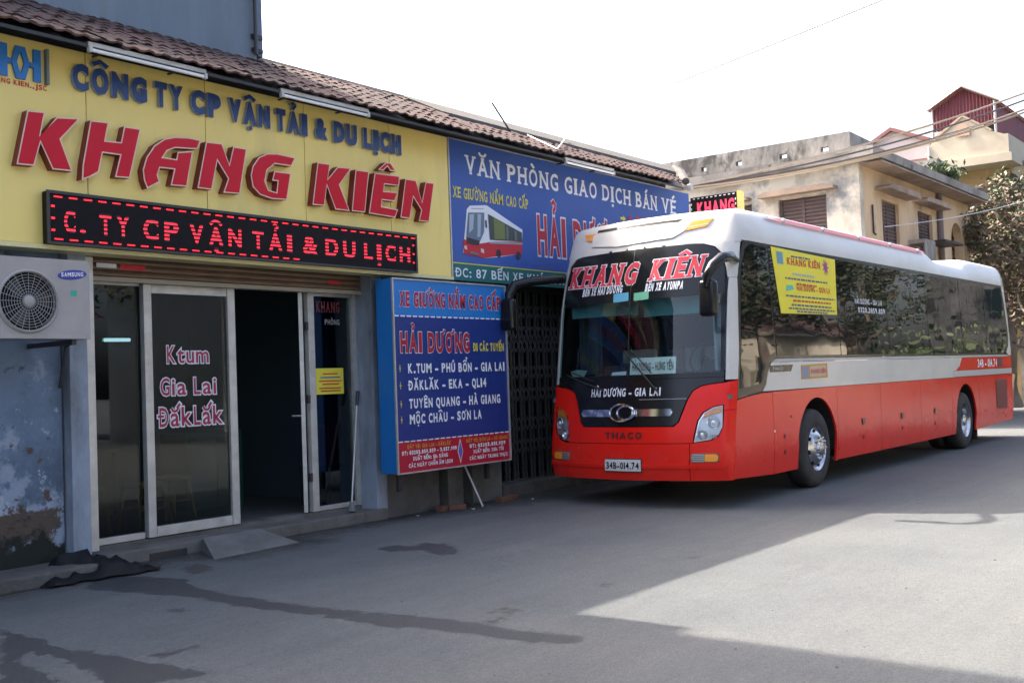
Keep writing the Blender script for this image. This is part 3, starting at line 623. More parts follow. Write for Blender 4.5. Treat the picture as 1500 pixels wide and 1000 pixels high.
# ------------------------------------------------------------------ the big yellow sign
YS = 8.55
sg = thing('company_sign', (7, YS, 2.75), 'big yellow panel sign with raised red and navy company name above the glass doors', 'sign')
SP = plane_y(YS)
xs = [2.60, 3.85, 5.09, 6.325, 7.56, 8.825, 9.84]
for a, b_ in zip(xs, xs[1:]):
    part('panel', M_yel, sg, lambda b: b.bbox(a+.004, b_-.004, YS, YS+.03, 2.80, 4.50, .003))
part('backing', M_black, sg, lambda b: b.box(2.62, 9.82, YS+.032, YS+.2, 2.79, 4.48))
part('bottom_trim', mat('sign_trim', (.66, .60, .30), .4), sg, lambda b: b.bbox(2.6, 9.85, YS-.03, YS+.2, 2.755, 2.795, .005))
part('side_trim', M_alu, sg, lambda b: b.box(9.842, 9.862, YS-.01, YS+.2, 2.76, 4.50))
BIG = {
 'K': [[ (4.511,3.882),(4.671,3.894),(4.623,3.669),(4.766,3.869),(4.981,3.889),(4.803,3.681),(4.902,3.421),(4.719,3.415),(4.622,3.623),(4.566,3.422),(4.410,3.417) ],],
 'H': [[ (5.072,3.893),(5.253,3.904),(5.215,3.737),(5.360,3.747),(5.396,3.894),(5.568,3.897),(5.446,3.430),(5.293,3.423),(5.349,3.624),(5.188,3.620),(5.147,3.448),(5.069,3.395),(4.980,3.358),(4.991,3.503) ],],
 'A': [[ (6.208,3.894),(6.072,3.899),(5.923,3.883),(5.806,3.848),(5.696,3.768),(5.611,3.649),(5.569,3.527),(5.580,3.435),(5.614,3.357),(5.751,3.436),(5.730,3.498),(5.755,3.564),(5.899,3.570),(5.857,3.418),(6.039,3.425),(6.116,3.777),(5.942,3.744),(5.926,3.675),(5.792,3.672),(5.837,3.731),(5.920,3.769),(6.165,3.794) ],],
 'N': [[ (6.260,3.889),(6.448,3.899),(6.525,3.711),(6.576,3.889),(6.743,3.890),(6.645,3.427),(6.442,3.417),(6.501,3.562),(6.388,3.714),(6.317,3.429),(6.148,3.427) ],],
 'G': [[ (7.365,3.889),(7.303,3.785),(7.090,3.781),(6.989,3.705),(6.959,3.592),(6.999,3.514),(7.094,3.501),(7.112,3.610),(7.042,3.609),(7.074,3.714),(7.297,3.720),(7.233,3.432),(7.039,3.419),(6.885,3.446),(6.795,3.517),(6.774,3.630),(6.803,3.729),(6.882,3.828),(6.987,3.881),(7.118,3.899) ],],
 'K2': [[ (7.656,3.882),(7.837,3.888),(7.799,3.727),(7.940,3.874),(8.148,3.883),(7.966,3.677),(8.105,3.406),(7.889,3.403),(7.781,3.643),(7.741,3.425),(7.568,3.420) ],],
 'I': [[ (8.203,3.878),(8.412,3.884),(8.331,3.414),(8.127,3.410) ],],
 'E': [[ (8.496,3.880),(8.897,3.894),(8.881,3.772),(8.652,3.764),(8.635,3.691),(8.860,3.702),(8.804,3.586),(8.605,3.581),(8.592,3.514),(8.857,3.506),(8.803,3.401),(8.384,3.412) ],[ (8.549,3.916),(8.674,4.022),(8.755,4.028),(8.842,3.932),(8.743,3.929),(8.703,3.971),(8.642,3.921) ],],
 'N2': [[ (8.986,3.875),(9.169,3.880),(9.258,3.640),(9.330,3.879),(9.483,3.885),(9.371,3.406),(9.190,3.403),(9.238,3.535),(9.115,3.670),(9.044,3.414),(8.885,3.412) ],],
}
def inset_poly(poly, d):
    """shrink a simple polygon by d (counter-clockwise or clockwise)"""
    A = sum(poly[i][0]*poly[(i+1) % len(poly)][1] - poly[(i+1) % len(poly)][0]*poly[i][1] for i in range(len(poly)))
    s = 1 if A > 0 else -1; out = []; n = len(poly)
    for i in range(n):
        p, q, r_ = Vector(poly[i-1]), Vector(poly[i]), Vector(poly[(i+1) % n])
        e1 = (q-p).normalized(); e2 = (r_-q).normalized(); n1 = Vector((-e1.y, e1.x))*s; n2 = Vector((-e2.y, e2.x))*s
        m = n1 + n2; k = m.length_squared
        m = m*(2*d/k) if k > .25 else n1*d
        if m.length > 2.2*d: m = m.normalized()*2.2*d
        out.append((q.x+m.x, q.y+m.y))
    return out
for key, polys in BIG.items():
    for i, poly in enumerate(polys):
        nm = 'letter' if i == 0 else 'accent'
        poly = inset_poly(poly, -.002)
        L = patch(nm, poly, SP, [M_redside], sg, d=.085, t=.082, smooth=False)
        patch('edge', poly, SP, M_pale, L, d=.0875, t=.0)
        patch('face', inset_poly(poly, .011), SP, M_red, L, d=.090, t=.0)
def raised(s, a0, a1, z0, cp, parent, fn, m1, m2, dep=.05, **k):
    """raised letters, each one a part: pale body with a coloured face"""
    ls = put_text('', s, a0, a1, z0, cp, fn, m2, parent, d=dep, t=dep-.004, each=True, **k)
    fs = put_text('', s, a0, a1, z0, cp, fn, m1, parent, d=dep+.003, each=True, **k)
    for l, f in zip(ls, fs): f.name = 'face'; f.parent = l
for w_, a0, a1 in (('CÔNG', 4.955, 5.80), ('TY', 6.06, 6.52), ('CP', 6.66, 7.02), ('VẬN', 7.16, 7.66), ('TẢI', 7.73, 8.06)):
    pass
for w_, a0, a1, bo in (('CÔNG', 4.914, 5.639, .05), ('TY', 5.723, 6.021, .05), ('CP', 6.111, 6.452, .05), ('VẬN', 6.548, 7.051, .05), ('TẢI', 7.129, 7.545, .05), ('&', 7.657, 7.826, .04), ('DU', 7.918, 8.259, .05), ('LỊCH', 8.362, 8.958, .05)):
    raised(w_, a0 + .03, a1 + .03, 4.165, .208, sg, SP, M_navy, M_navys, bold=bo+.015, gap=.11, dep=.04)
M_logo = mat('logo_blue', (.02, .17, .50), .4)
def ringp(b):
    o_ = [(4.462,4.42),(4.540,4.42),(4.560,4.35),(4.578,4.285),(4.560,4.22),(4.540,4.15),(4.462,4.15),(4.442,4.22),(4.424,4.285),(4.442,4.35)]
    i_ = [(4.497,4.370),(4.505,4.370),(4.520,4.33),(4.532,4.285),(4.520,4.24),(4.505,4.200),(4.497,4.200),(4.482,4.24),(4.470,4.285),(4.482,4.33)]
    n = 10
    for k in range(n): b.prism([o_[k], o_[(k+1) % n], i_[(k+1) % n], i_[k]], SP, .004, .025)
part('logo', M_logo, sg, ringp)
part('logo', M_logo, sg, lambda b: b.prism([(4.612,4.42),(4.675,4.42),(4.675,4.15),(4.612,4.15),(4.612,4.262),(4.579,4.262),(4.579,4.305),(4.612,4.305)], SP, .004, .025))
part('logo', M_logo, sg, lambda b: b.prism([(4.25,4.42),(4.390,4.42),(4.390,4.305),(4.422,4.305),(4.422,4.262),(4.390,4.262),(4.390,4.15),(4.25,4.15)], SP, .004, .025))
part('logo_bar', mat('logo_edge', (.16, .20, .20), .5), sg, lambda b: b.prism([(4.712,4.44),(4.735,4.44),(4.735,4.14),(4.712,4.14)], SP, .004, .05))
put_text('lettering', 'KHANG KIEN.,JSC', 4.22, 4.73, 4.095, .042, SP, M_rprint, sg, d=.006, bold=.03)

# LED board
ld = thing('led_board', (6.9, 8.46, 2.8), 'long black LED board with glowing red scrolling letters', 'sign')
part('panel', M_black, ld, lambda b: b.bbox(4.665, 9.12, 8.455, 8.54, 2.795, 3.235, .006))
part('frame', M_dark, ld, lambda b: (b.box(4.655, 9.13, 8.44, 8.455, 3.215, 3.24), b.box(4.655, 9.13, 8.44, 8.455, 2.79, 2.812), b.box(4.655, 4.68, 8.44, 8.455, 2.812, 3.215), b.box(9.105, 9.13, 8.44, 8.455, 2.812, 3.215)))
LP_ = plane_y(8.454)
for s, a0, a1 in (('C.', 4.807, 5.0), ('TY', 5.132, 5.421), ('CP', 5.557, 5.926), ('VẬN', 6.044, 6.636), ('TẢI', 6.769, 7.27), ('&', 7.415, 7.62), ('DU', 7.723, 8.156), ('LỊCH', 8.285, 9.014)):
    put_text('lettering', s, a0, a1, 2.905, .185, LP_, M_led, ld, d=.003, bold=.035, gap=.22)
def dashes(b):
    x = 4.72
    while x < 9.05:
        b.box(x, x+.075, 8.448, 8.453, 3.185, 3.197)
        if x < 7.3: b.box(x, x+.075, 8.448, 8.453, 2.83, 2.842)
        x += .135
    for z in (2.9, 3.0, 3.1):
        b.box(4.695, 4.725, 8.448, 8.453, z, z+.018); b.box(9.06, 9.085, 8.448, 8.453, z, z+.018)
part('border_dashes', mat('led_plain', (.05, 0, 0), .4, emit=(1, .02, .04), es=.38), ld, dashes, kind='stuff')

# blue banner
bn = thing('blue_banner', (13, 8.58, 2.8), 'wide royal blue banner sign with white serif lettering above the folding gate', 'sign')
BP = plane_y(8.58)
part('sheet', M_banner, bn, lambda b: b.box(9.885, 15.95, 8.58, 8.62, 2.985, 4.50))
part('strip', M_green, bn, lambda b: b.box(9.885, 15.95, 8.58, 8.62, 2.765, 2.97))
part('divider', M_yprint, bn, lambda b: b.box(9.885, 15.95, 8.576, 8.62, 2.971, 2.984))
part('frame', M_alu, bn, lambda b: (b.box(9.868, 9.884, 8.565, 8.63, 2.76, 4.51), b.box(9.885, 15.95, 8.57, 8.63, 4.501, 4.515)))
for s, a0, a1 in (('VĂN', 10.207, 10.90), ('PHÒNG', 11.05, 12.21), ('GIAO', 12.345, 13.18), ('DỊCH', 13.31, 14.11), ('BÁN', 14.25, 14.90), ('VÉ', 15.05, 15.52)):
    put_text('lettering', s, a0, a1, 4.115, .235, BP, M_wprint, bn, d=.004, bold=.02, serif=.06, gap=.10)
for s, a0, a1 in (('XE', 9.95, 10.10), ('GIƯỜNG', 10.15, 10.62), ('NẰM', 10.67, 10.94), ('CAO', 11.0, 11.22), ('CẤP', 11.27, 11.48)):
    put_text('lettering', s, a0, a1, 3.79, .135, BP, M_yprint, bn, d=.004, bold=.02, serif=.05, gap=.08)
put_text('lettering_outline', 'HẢI DƯƠNG', 11.66, 13.9, 3.22, .52, BP, M_wprint, bn, d=.003, bold=.04, grow=.05)
put_text('lettering', 'HẢI DƯƠNG', 11.66, 13.9, 3.22, .52, BP, M_rprint, bn, d=.006, bold=.04)
put_text('lettering', 'K.TUM', 14.0, 14.6, 3.82, .14, BP, M_rprint, bn, d=.006, bold=.03)
put_text('lettering', '→', 13.8, 13.92, 3.84, .10, BP, M_yprint, bn, d=.006, bold=.03) if False else None
part('arrow', M_yprint, bn, lambda b: b.prism([(13.78,3.87),(13.86,3.87),(13.86,3.84),(13.93,3.89),(13.86,3.94),(13.86,3.91),(13.78,3.91)], BP, .004, .006))
put_text('lettering', 'ĐC: 87 BẾN XE KHÁCH HẢI DƯƠNG', 9.95, 13.2, 2.81, .115, BP, M_wprint, bn, d=.004, bold=.015)
pb = [([(10.2,3.66),(10.26,3.71),(10.59,3.75),(11.33,3.5),(11.3,3.18),(10.79,3.1),(10.51,3.07),(10.1,3.11)], M_wprint, .003),
      ([(10.11,3.28),(10.45,3.25),(10.67,3.29),(11.31,3.34),(11.3,3.18),(10.79,3.11),(10.5,3.07),(10.11,3.1)], M_rprint, .005),
      ([(10.22,3.62),(10.54,3.65),(10.52,3.4),(10.43,3.27),(10.16,3.27)], mat('print_slate', (.12,.17,.24), .5), .007),
      ([(10.61,3.64),(11.31,3.46),(11.31,3.34),(10.63,3.31)], mat('print_dark', (.05,.06,.06), .5), .007),
      ([(10.72,3.60),(10.95,3.54),(10.95,3.34),(10.72,3.33)], mat('print_olive', (.16,.19,.05), .5), .009),
      ([(10.18,3.31),(10.43,3.28),(10.4,3.22),(10.17,3.23)], mat('print_black', (.02,.02,.025), .5), .008)]
for poly, m, d in pb: patch('printed_bus', poly, BP, m, bn, d=d)
pb2 = [([(10.24,3.60),(10.33,3.61),(10.30,3.42),(10.22,3.36)], 'print_glint', (.35,.42,.48), .010), ([(10.40,3.62),(10.47,3.62),(10.44,3.34),(10.38,3.32)], 'print_glint', (.35,.42,.48), .010),
    ([(10.545,3.56),(10.575,3.55),(10.58,3.46),(10.55,3.46)], 'print_black', None, .011), ([(10.12,3.20),(10.17,3.20),(10.17,3.15),(10.12,3.16)], 'print_lamp', (.6,.55,.5), .010), ([(10.44,3.19),(10.50,3.18),(10.50,3.13),(10.44,3.14)], 'print_lamp', (.6,.55,.5), .010),
    ([(10.61,3.285),(11.31,3.325),(11.31,3.30),(10.62,3.262)], 'print_grey', (.30,.32,.36), .010), ([(10.28,3.68),(10.52,3.70),(10.52,3.69),(10.28,3.67)], 'print_grey', None, .010),
    ([(10.97,3.52),(11.02,3.51),(11.02,3.34),(10.97,3.335)], 'print_glint2', (.13,.15,.14), .010), ([(11.14,3.48),(11.20,3.465),(11.20,3.345),(11.14,3.34)], 'print_glint2', None, .010), ([(10.22,3.14),(10.40,3.12),(10.40,3.09),(10.22,3.11)], 'print_glint2', None, .010)]
for poly, nm_, c_, d in pb2:
    patch('printed_bus', poly, BP, mat(nm_, c_ or (0,0,0), .5), bn, d=d)
for cx_ in (10.80, 11.22):
    patch('printed_bus', [(cx_+.05*math.cos(k*math.pi/5), 3.15+.055*math.sin(k*math.pi/5)) for k in range(10)], BP, MATS['print_black'], bn, d=.009)

# blue light box
lb = thing('light_box', (9.6, 8.35, .5), 'blue and navy light box listing coach destinations in white and red', 'sign')
LB = plane_y(8.35)
part('case', M_cyan, lb, lambda b: b.bbox(8.585, 10.605, 8.352, 8.60, .53, 2.70, .008))
part('frame', M_alu, lb, lambda b: (b.box(8.58, 8.60, 8.33, 8.352, .525, 2.705), b.box(10.59, 10.61, 8.33, 8.352, .525, 2.705), b.box(8.60, 10.59, 8.33, 8.352, 2.69, 2.705), b.box(8.60, 10.59, 8.33, 8.352, .525, .54)))
patch('top_band', [(8.60,2.29),(10.59,2.29),(10.59,2.69),(8.60,2.69)], LB, M_cyan, lb, d=.004)
patch('middle_band', [(8.60,.885),(10.59,.885),(10.59,2.282),(8.60,2.282)], LB, M_bnavy, lb, d=.004)
patch('bottom_band', [(8.60,.54),(10.59,.54),(10.59,.882),(8.60,.882)], LB, M_bred, lb, d=.004)
def dash(b):
    x = 8.61
    while x < 10.55: b.box(x, x+.07, 8.342, 8.3455, 2.275, 2.29); b.box(x, x+.07, 8.342, 8.3455, .875, .887); x += .10
part('dashes', M_wprint, lb, dash, kind='stuff')
T = lambda s, a0, a1, z, c, m, bold=.02: put_text('lettering', s, a0, a1, z, c, LB, m, lb, d=.010, bold=bold*1.9)
def TO(s, a0, a1, z, c, bold=.05, grow=.035):
    put_text('lettering_outline', s, a0, a1, z, c, LB, M_wprint, lb, d=.007, bold=bold, grow=grow, gap=.12)
    put_text('lettering', s, a0, a1, z, c, LB, mat('deep_red_print', (.36, .012, .03), .5), lb, d=.010, bold=bold, gap=.12)
TO('XE GIƯỜNG NẰM CAO CẤP', 8.70, 10.50, 2.40, .16)
TO('HẢI DƯƠNG', 8.69, 9.88, 1.885, .22)
T('ĐI CÁC TUYẾN', 9.95, 10.54, 1.89, .095, M_yprint, bold=.02)
for s, a1, z in (('K.TUM - PHÚ BỔN - GIA LAI', 10.54, 1.645), ('ĐĂKLĂK - EKA - QL14', 10.17, 1.455), ('TUYÊN QUANG - HÀ GIANG', 10.43, 1.25), ('MỘC CHÂU - SƠN LA', 10.06, 1.075)):
    T(s, 8.80, a1, z, .105, M_wprint, bold=.02)
    part('bullet', M_yprint, lb, lambda b: (b.prism([(8.66,z+.05),(8.675,z+.065),(8.69,z+.05),(8.675,z+.035)], LB, .004, .008), b.prism([(8.672,z+.01),(8.678,z+.01),(8.678,z+.09),(8.672,z+.09)], LB, .004, .007)))
for s, a0, a1, z, m in (('ĐẶT VÉ: GIA LAI - ĐĂKLĂK', 8.75, 9.48, .80, M_orange), ('ĐT: 03203.859.859 - 3.857.999', 8.66, 9.58, .735, M_wprint), ('XUẤT BẾN: 5h SÁNG', 8.83, 9.42, .665, M_wprint), ('CÁC NGÀY CHẴN ÂM LỊCH', 8.76, 9.5, .59, M_wprint),
        ('ĐẶT VÉ: SƠN LA - HÀ GIANG', 9.76, 10.55, .80, M_orange), ('ĐT: 03203.851.959', 9.82, 10.50, .735, M_wprint), ('XUẤT BẾN: 20h TỐI', 9.88, 10.46, .665, M_wprint), ('CÁC NGÀY TRUNG THỰC', 9.81, 10.54, .59, M_wprint)):
    T(s, a0, a1, z, .042, m, bold=.02)
patch('diamond', [(9.60,.71),(9.65,.865),(9.70,.71),(9.65,.56)], LB, M_pale, lb, d=.006)
patch('diamond', [(9.612,.71),(9.65,.82),(9.688,.71),(9.65,.60)], LB, mat('violet_print', (.10,.10,.42), .5), lb, d=.009)
for x in (8.66, 10.2): part('leg', M_dark, lb, lambda b: b.box(x, x+.05, 8.40, 8.45, .33, .53))

# small KHANG LED sign behind the bus
ks = thing('small_led_sign', (18, 9.1, 4.5), 'small neon red and black sign with white dotted border showing above the bus roof', 'sign')
KX = lambda a, b, d=0.0: (18.0 - d, 9.65 - a, b)
part('case', M_black, ks, lambda b: b.bbox(18.0, 18.14, 8.70, 9.65, 4.15, 4.80, .006))
part('side', M_yel, ks, lambda b: b.box(18.0, 18.15, 8.63, 8.698, 4.15, 4.81))
put_text('lettering', 'KHANG', .14, .90, 4.46, .23, KX, mat('neon_red', (.5, .02, .04), .4, emit=(1, .05, .12), es=.32), ks, d=.008, bold=.05, gap=.1)
put_text('lettering', 'KIÊN', .2, .84, 4.2, .16, KX, MATS['neon_red'], ks, d=.008, bold=.05, gap=.1)
part('dots', M_wprint, ks, kind='stuff', build=lambda b: ([b.box(17.992, 17.998, 8.74+i*.09, 8.78+i*.09, 4.76, 4.778) for i in range(10)], [b.box(17.992, 17.998, y, y+.018, 4.2+i*.09, 4.24+i*.09) for i in range(6) for y in (8.715, 9.62)]))
part('bracket', M_dark, ks, lambda b: (b.box(18.02, 18.06, 9.65, 11.0, 4.7, 4.74), b.box(18.02, 18.06, 9.65, 11.0, 4.3, 4.34)))

# fluorescent battens under the eave
for x0, x1, lab in ((4.88, 6.05, 'white tube light batten under the eave above the letters CÔNG'), (6.92, 8.12, 'white tube light batten under the eave above the word DU'), (11.76, 12.97, 'white tube light batten above the blue banner')):
    t = thing('tube_light', (x0, 8.2, 4.44), lab, 'lamp', 'tube lights under the eave')
    part('housing', M_white, t, lambda b: b.bbox(x0, x1, 8.14, 8.20, 4.425, 4.465, .006))
    part('tube', mat('tube_glass', (.75, .76, .76), .3), t, lambda b: b.tube([(x0+.03, 8.145, 4.395), (x1-.03, 8.145, 4.395)], .016))
    for xa, xh in ((x0, x0+.2), (x1-.03, x1-.22)):
        part('end_cap', M_white, t, lambda b: b.box(xa, xa+.03, 8.125, 8.165, 4.375, 4.425)); part('hanger', M_dark, t, lambda b: b.box(xh, xh+.02, 8.20, 8.43, 4.43, 4.445))

# air conditioner
ac = thing('air_conditioner', (4.5, 8.4, 2.0), 'white outdoor air conditioning unit with round fan grille on the wall', 'air conditioner')
AP = plane_y(8.10)
M_acw = mat('ac_casing', (.36, .34, .32), .55, col2=(.30, .285, .27), scale=2.5)
def accase(b):
    cx, cz, rr = 4.295, 2.275, .235; x0, x1, z0, z1 = 3.92, 4.815, 1.985, 2.62; n = 32
    ring = [(cx+rr*math.cos(2*math.pi*k/n), cz+rr*math.sin(2*math.pi*k/n)) for k in range(n)]
    outp = []
    for a, c in ring:
        dx, dz = a-cx, c-cz; t = min(((x1-cx) if dx > 0 else (x0-cx))/dx if abs(dx) > 1e-6 else 9e9, ((z1-cz) if dz > 0 else (z0-cz))/dz if abs(dz) > 1e-6 else 9e9)
        outp.append((cx+dx*t, cz+dz*t))
    vs = [AP(*p) for p in ring] + [AP(*p) for p in outp] + [AP(p[0], p[1], -.06) for p in ring]
    b.add(vs, [(k, (k+1) % n, n+(k+1) % n, n+k) for k in range(n)] + [(k, (k+1) % n, 2*n+(k+1) % n, 2*n+k) for k in range(n)])
    for cxx, czz in ((x0, z0), (x1, z0), (x1, z1), (x0, z1)):
        pass
    k8 = [i for i in range(n)]
    b.add([(x0,8.10,z0),(x1,8.10,z0),(x1,8.10,z1),(x0,8.10,z1),(x0,8.42,z0),(x1,8.42,z0),(x1,8.42,z1),(x0,8.42,z1)], [(0,1,5,4),(1,2,6,5),(2,3,7,6),(3,0,4,7),(4,5,6,7)])
    import itertools
    for cor in ((x1, z1), (x1, z0), (x0, z0), (x0, z1)):
        ang = math.atan2(cor[1]-cz, cor[0]-cx) % (2*math.pi); i = int(ang/(2*math.pi)*n) % n
        b.add([AP(*outp[i]), AP(*outp[(i+1) % n]), AP(*cor)], [(0, 1, 2)])
part('casing', M_acw, ac, accase)
part('fan_well', M_black, ac, lambda b: b.lathe([(.001, .05), (.232, .05)], 32, (4.295, 8.10, 2.275)))
for k in range(3):
    a = k*2*math.pi/3
    part('fan_blade', M_dark, ac, lambda b: b.add([(4.295+.05*math.cos(a), 8.13, 2.275+.05*math.sin(a)), (4.295+.19*math.cos(a-.25), 8.145, 2.275+.19*math.sin(a-.25)), (4.295+.21*math.cos(a+.35), 8.12, 2.275+.21*math.sin(a+.35)), (4.295+.10*math.cos(a+.8), 8.115, 2.275+.10*math.sin(a+.8))], [(0,1,2,3)]))
def grille(b):
    c = (4.295, 8.085, 2.275)
    for i in range(1, 11):
        r_ = .022*i + .008; b.tube([(c[0]+r_*math.cos(2*math.pi*k/28), c[1], c[2]+r_*math.sin(2*math.pi*k/28)) for k in range(29)], .0022, 4, cap=False)
    for k in range(24):
        a = 2*math.pi*k/24; b.tube([(c[0]+.04*math.cos(a), c[1]+.003, c[2]+.04*math.sin(a)), (c[0]+.236*math.cos(a), c[1]+.003, c[2]+.236*math.sin(a))], .0022, 4, cap=False)
M_gr = mat('grille_wire', (.30, .30, .29), .5)
part('fan_grille', M_gr, ac, grille)
part('grille_ring', M_acw, ac, lambda b: b.lathe([(.228, -.012), (.236, -.024), (.250, -.012), (.252, 0)], 40, (4.295, 8.10, 2.275)))
part('grille_hub', M_acw, ac, lambda b: b.lathe([(.0, -.03), (.030, -.028), (.044, -.02), (.046, -.008)], 20, (4.295, 8.10, 2.275)), smooth=True)
patch('badge', [(4.665+.125*math.cos(k*math.pi/12), 2.50+.040*math.sin(k*math.pi/12)+.05*.25*math.cos(k*math.pi/12)) for k in range(24)], AP, mat('badge_blue', (.03, .04, .28), .4), ac, d=.003)
put_text('lettering', 'SAMSUNG', 4.57, 4.76, 2.482, .034, AP, M_wprint, ac, d=.005, bold=.03, slope=.06)
patch('sticker', [(4.65,2.33),(4.70,2.33),(4.70,2.375),(4.65,2.375)], AP, mat('teal_sticker', (.02, .35, .26), .5), ac, d=.003)
part('bracket', M_dark, ac, lambda b: (b.box(4.05, 4.09, 8.15, 8.86, 1.94, 1.98), b.box(4.68, 4.72, 8.15, 8.86, 1.94, 1.98)))
part('pipe', M_dark, ac, lambda b: (b.tube([(4.82, 8.3, 2.1), (4.93, 8.4, 2.05), (4.95, 8.72, 1.95), (4.95, 8.83, 1.6)], .014)))

# folding gate
fg = thing('folding_gate', (12.5, 9.0, .15), 'dark steel concertina folding gate drawn closed below the blue banner', 'gate')
x = 10.93; i = 0; bars = []
bm0 = MB(); bm0.add([(-.016,0,0),(-.016,-.022,0),(.016,-.022,0),(.016,0,0),(-.016,0,2.55),(-.016,-.022,2.55),(.016,-.022,2.55),(.016,0,2.55)], [(0,1,5,4),(1,2,6,5),(2,3,7,6),(0,4,7,3)])
bar0 = bm0.build('bar', M_gate); fo = origin(fg)
while x < 14.18:
    o = bar0 if i == 0 else bar0.copy()
    if i: COL.objects.link(o)
    o.parent = fg; o.location = Vector((x, 9.0 + (.02 if i % 2 else 0), .17)) - fo; bars.append(x); x += .095; i += 1
M_lat = mat('gate_lattice', (.070, .080, .078), .6)
def lattice(b):
    for z in (.62, .92, 1.32, 1.62, 1.98, 2.16, 2.45):
        for a, c in zip(bars, bars[1:]):
            h = .085
            b.add([(a-.01, 8.968, z-h), (a+.01, 8.968, z-h-.012), (c+.01, 8.968, z+h-.012), (c-.01, 8.968, z+h)], [(0,1,2,3)])
            b.add([(a-.01, 8.962, z+h), (a+.01, 8.962, z+h+.012), (c+.01, 8.962, z-h+.012), (c-.01, 8.962, z-h)], [(0,1,2,3)])
part('lattice', M_lat, fg, lattice, kind='stuff')
part('rail', M_gate, fg, lambda b: b.box(10.9, 14.2, 8.96, 9.04, 2.73, 2.80)); part('rail', M_gate, fg, lambda b: b.box(10.9, 14.2, 8.97, 9.03, .155, .175))
# ------------------------------------------------------------------ the coach
YC = 6.72
XFT = [(-1, 10.70), (.3, 10.66), (.42, 10.62), (.8, 10.66), (1.3, 10.76), (1.5, 10.81), (2.4, 10.93), (3.0, 11.09), (3.4, 11.28), (3.5, 11.36), (3.7, 11.52)]
def xf(z):
    for (z0, x0), (z1, x1) in zip(XFT, XFT[1:]):
        if z <= z1: return x0 + (x1-x0)*(z-z0)/(z1-z0)
    return XFT[-1][1]
def xs_(z): return (xf(z-.08) + xf(z) + xf(z+.08))/3
def wd(z): return 1.25 - (.04*(z-1.7) if z > 1.7 else 0) - (.03*(.6-z)/.3 if z < .6 else 0)
def FM(a, z, d=0.0):
    W = wd(z); a = max(-W, min(W, a)); q = abs(a)/W; e = min(1, max(0, (abs(a)-(W-.09))/.09)); X = xs_(z) + .27*q*q + .09*(1-math.sqrt(max(0, 1-e*e)))
    nx = Vector((-1, (1 if a < 0 else -1)*(.5*q + 1.2*e*e))).normalized()
    return (X + nx.x*d, YC - a + nx.y*d, z)
def SM(x, z, d=0.0): return (x, YC - wd(z) - d, z)          # side towards the camera
def SL_(x, z, d=0.0): return (x, YC + wd(z) + d, z)         # far side
def XC(z): return xs_(z) + .355
M_bred_ = mat('bus_red_paint', (.74, .014, .006), .22, coat=.0, spec=.26, col2=(.68, .014, .008), scale=1.2)
M_bwht = mat('bus_white_paint', (.58, .565, .53), .32, coat=.15, col2=(.51, .50, .47), scale=1.5)
M_bsil = mat('bus_silver_trim', (.42, .44, .47), .35, .3)
M_bblk = mat('bus_black_mask', (.008, .009, .010), .2, spec=.4)
M_bglass = mat('bus_tinted_glass', (.003, .005, .006), .02, spec=.34)
def wavy(m, st=.06, sc=1.3):
    nt = m.node_tree; N = nt.nodes; L = nt.links; b = N['Principled BSDF']
    g = N.new('ShaderNodeNewGeometry'); n = N.new('ShaderNodeTexNoise'); n.inputs['Scale'].default_value = sc; n.inputs['Detail'].default_value = 2; L.new(g.outputs['Position'], n.inputs['Vector'])
    bp = N.new('ShaderNodeBump'); bp.inputs['Strength'].default_value = st; bp.inputs['Distance'].default_value = .25; L.new(n.outputs[0], bp.inputs['Height']); L.new(bp.outputs[0], b.inputs['Normal'])
wavy(M_bglass, .018, 1.1); wavy(M_bred_, .04, 1.5); wavy(M_bwht, .02, 1.2)
def dusty(m, col):
    nt = m.node_tree; N = nt.nodes; L = nt.links; b = N['Principled BSDF']; src = b.inputs['Base Color'].links[0].from_socket
    g = N.new('ShaderNodeNewGeometry'); sp = N.new('ShaderNodeSeparateXYZ'); L.new(g.outputs['Position'], sp.inputs[0])
    n = N.new('ShaderNodeTexNoise'); n.inputs['Scale'].default_value = 5; n.inputs['Detail'].default_value = 8; L.new(g.outputs['Position'], n.inputs['Vector'])
    ad = N.new('ShaderNodeMath'); ad.operation = 'MULTIPLY_ADD'; ad.inputs[1].default_value = -1.1; L.new(sp.outputs[2], ad.inputs[0]); L.new(n.outputs[0], ad.inputs[2])
    r = N.new('ShaderNodeMapRange'); r.inputs['From Min'].default_value = -.45; r.inputs['From Max'].default_value = .35; r.inputs['To Max'].default_value = .10; L.new(ad.outputs[0], r.inputs['Value'])
    x = N.new('ShaderNodeMix'); x.data_type = 'RGBA'; L.new(r.outputs[0], x.inputs['Factor']); L.new(src, x.inputs['A']); x.inputs['B'].default_value = (*col, 1); L.new(x.outputs['Result'], b.inputs['Base Color'])
    r2 = N.new('ShaderNodeMapRange'); r2.inputs['From Min'].default_value = 0; r2.inputs['From Max'].default_value = .10; r2.inputs['To Min'].default_value = .20; r2.inputs['To Max'].default_value = .40; L.new(r.outputs[0], r2.inputs['Value']); L.new(r2.outputs[0], b.inputs['Roughness'])
dusty(M_bred_, (.30, .17, .13))
M_rub = mat('rubber', (.012, .012, .012), .7)
M_tyre = mat('tyre_rubber', (.022, .022, .021), .85, col2=(.05, .048, .045), scale=5, bump=.2)
M_rim = mat('polished_rim', (.62, .63, .65), .22, .95, col2=(.40, .40, .42), scale=8)
M_chr = mat('chrome', (.80, .80, .82), .10, 1.0)
M_amb = mat('amber_lens', (.85, .30, .02), .15, coat=.5)
M_under = mat('bus_underside', (.015, .015, .015), .9)
M_ws = glass_mat('windscreen_glass', (.76, .88, .86), .01, .035, .75)
M_int = mat('bus_interior', (.10, .12, .125), .8)
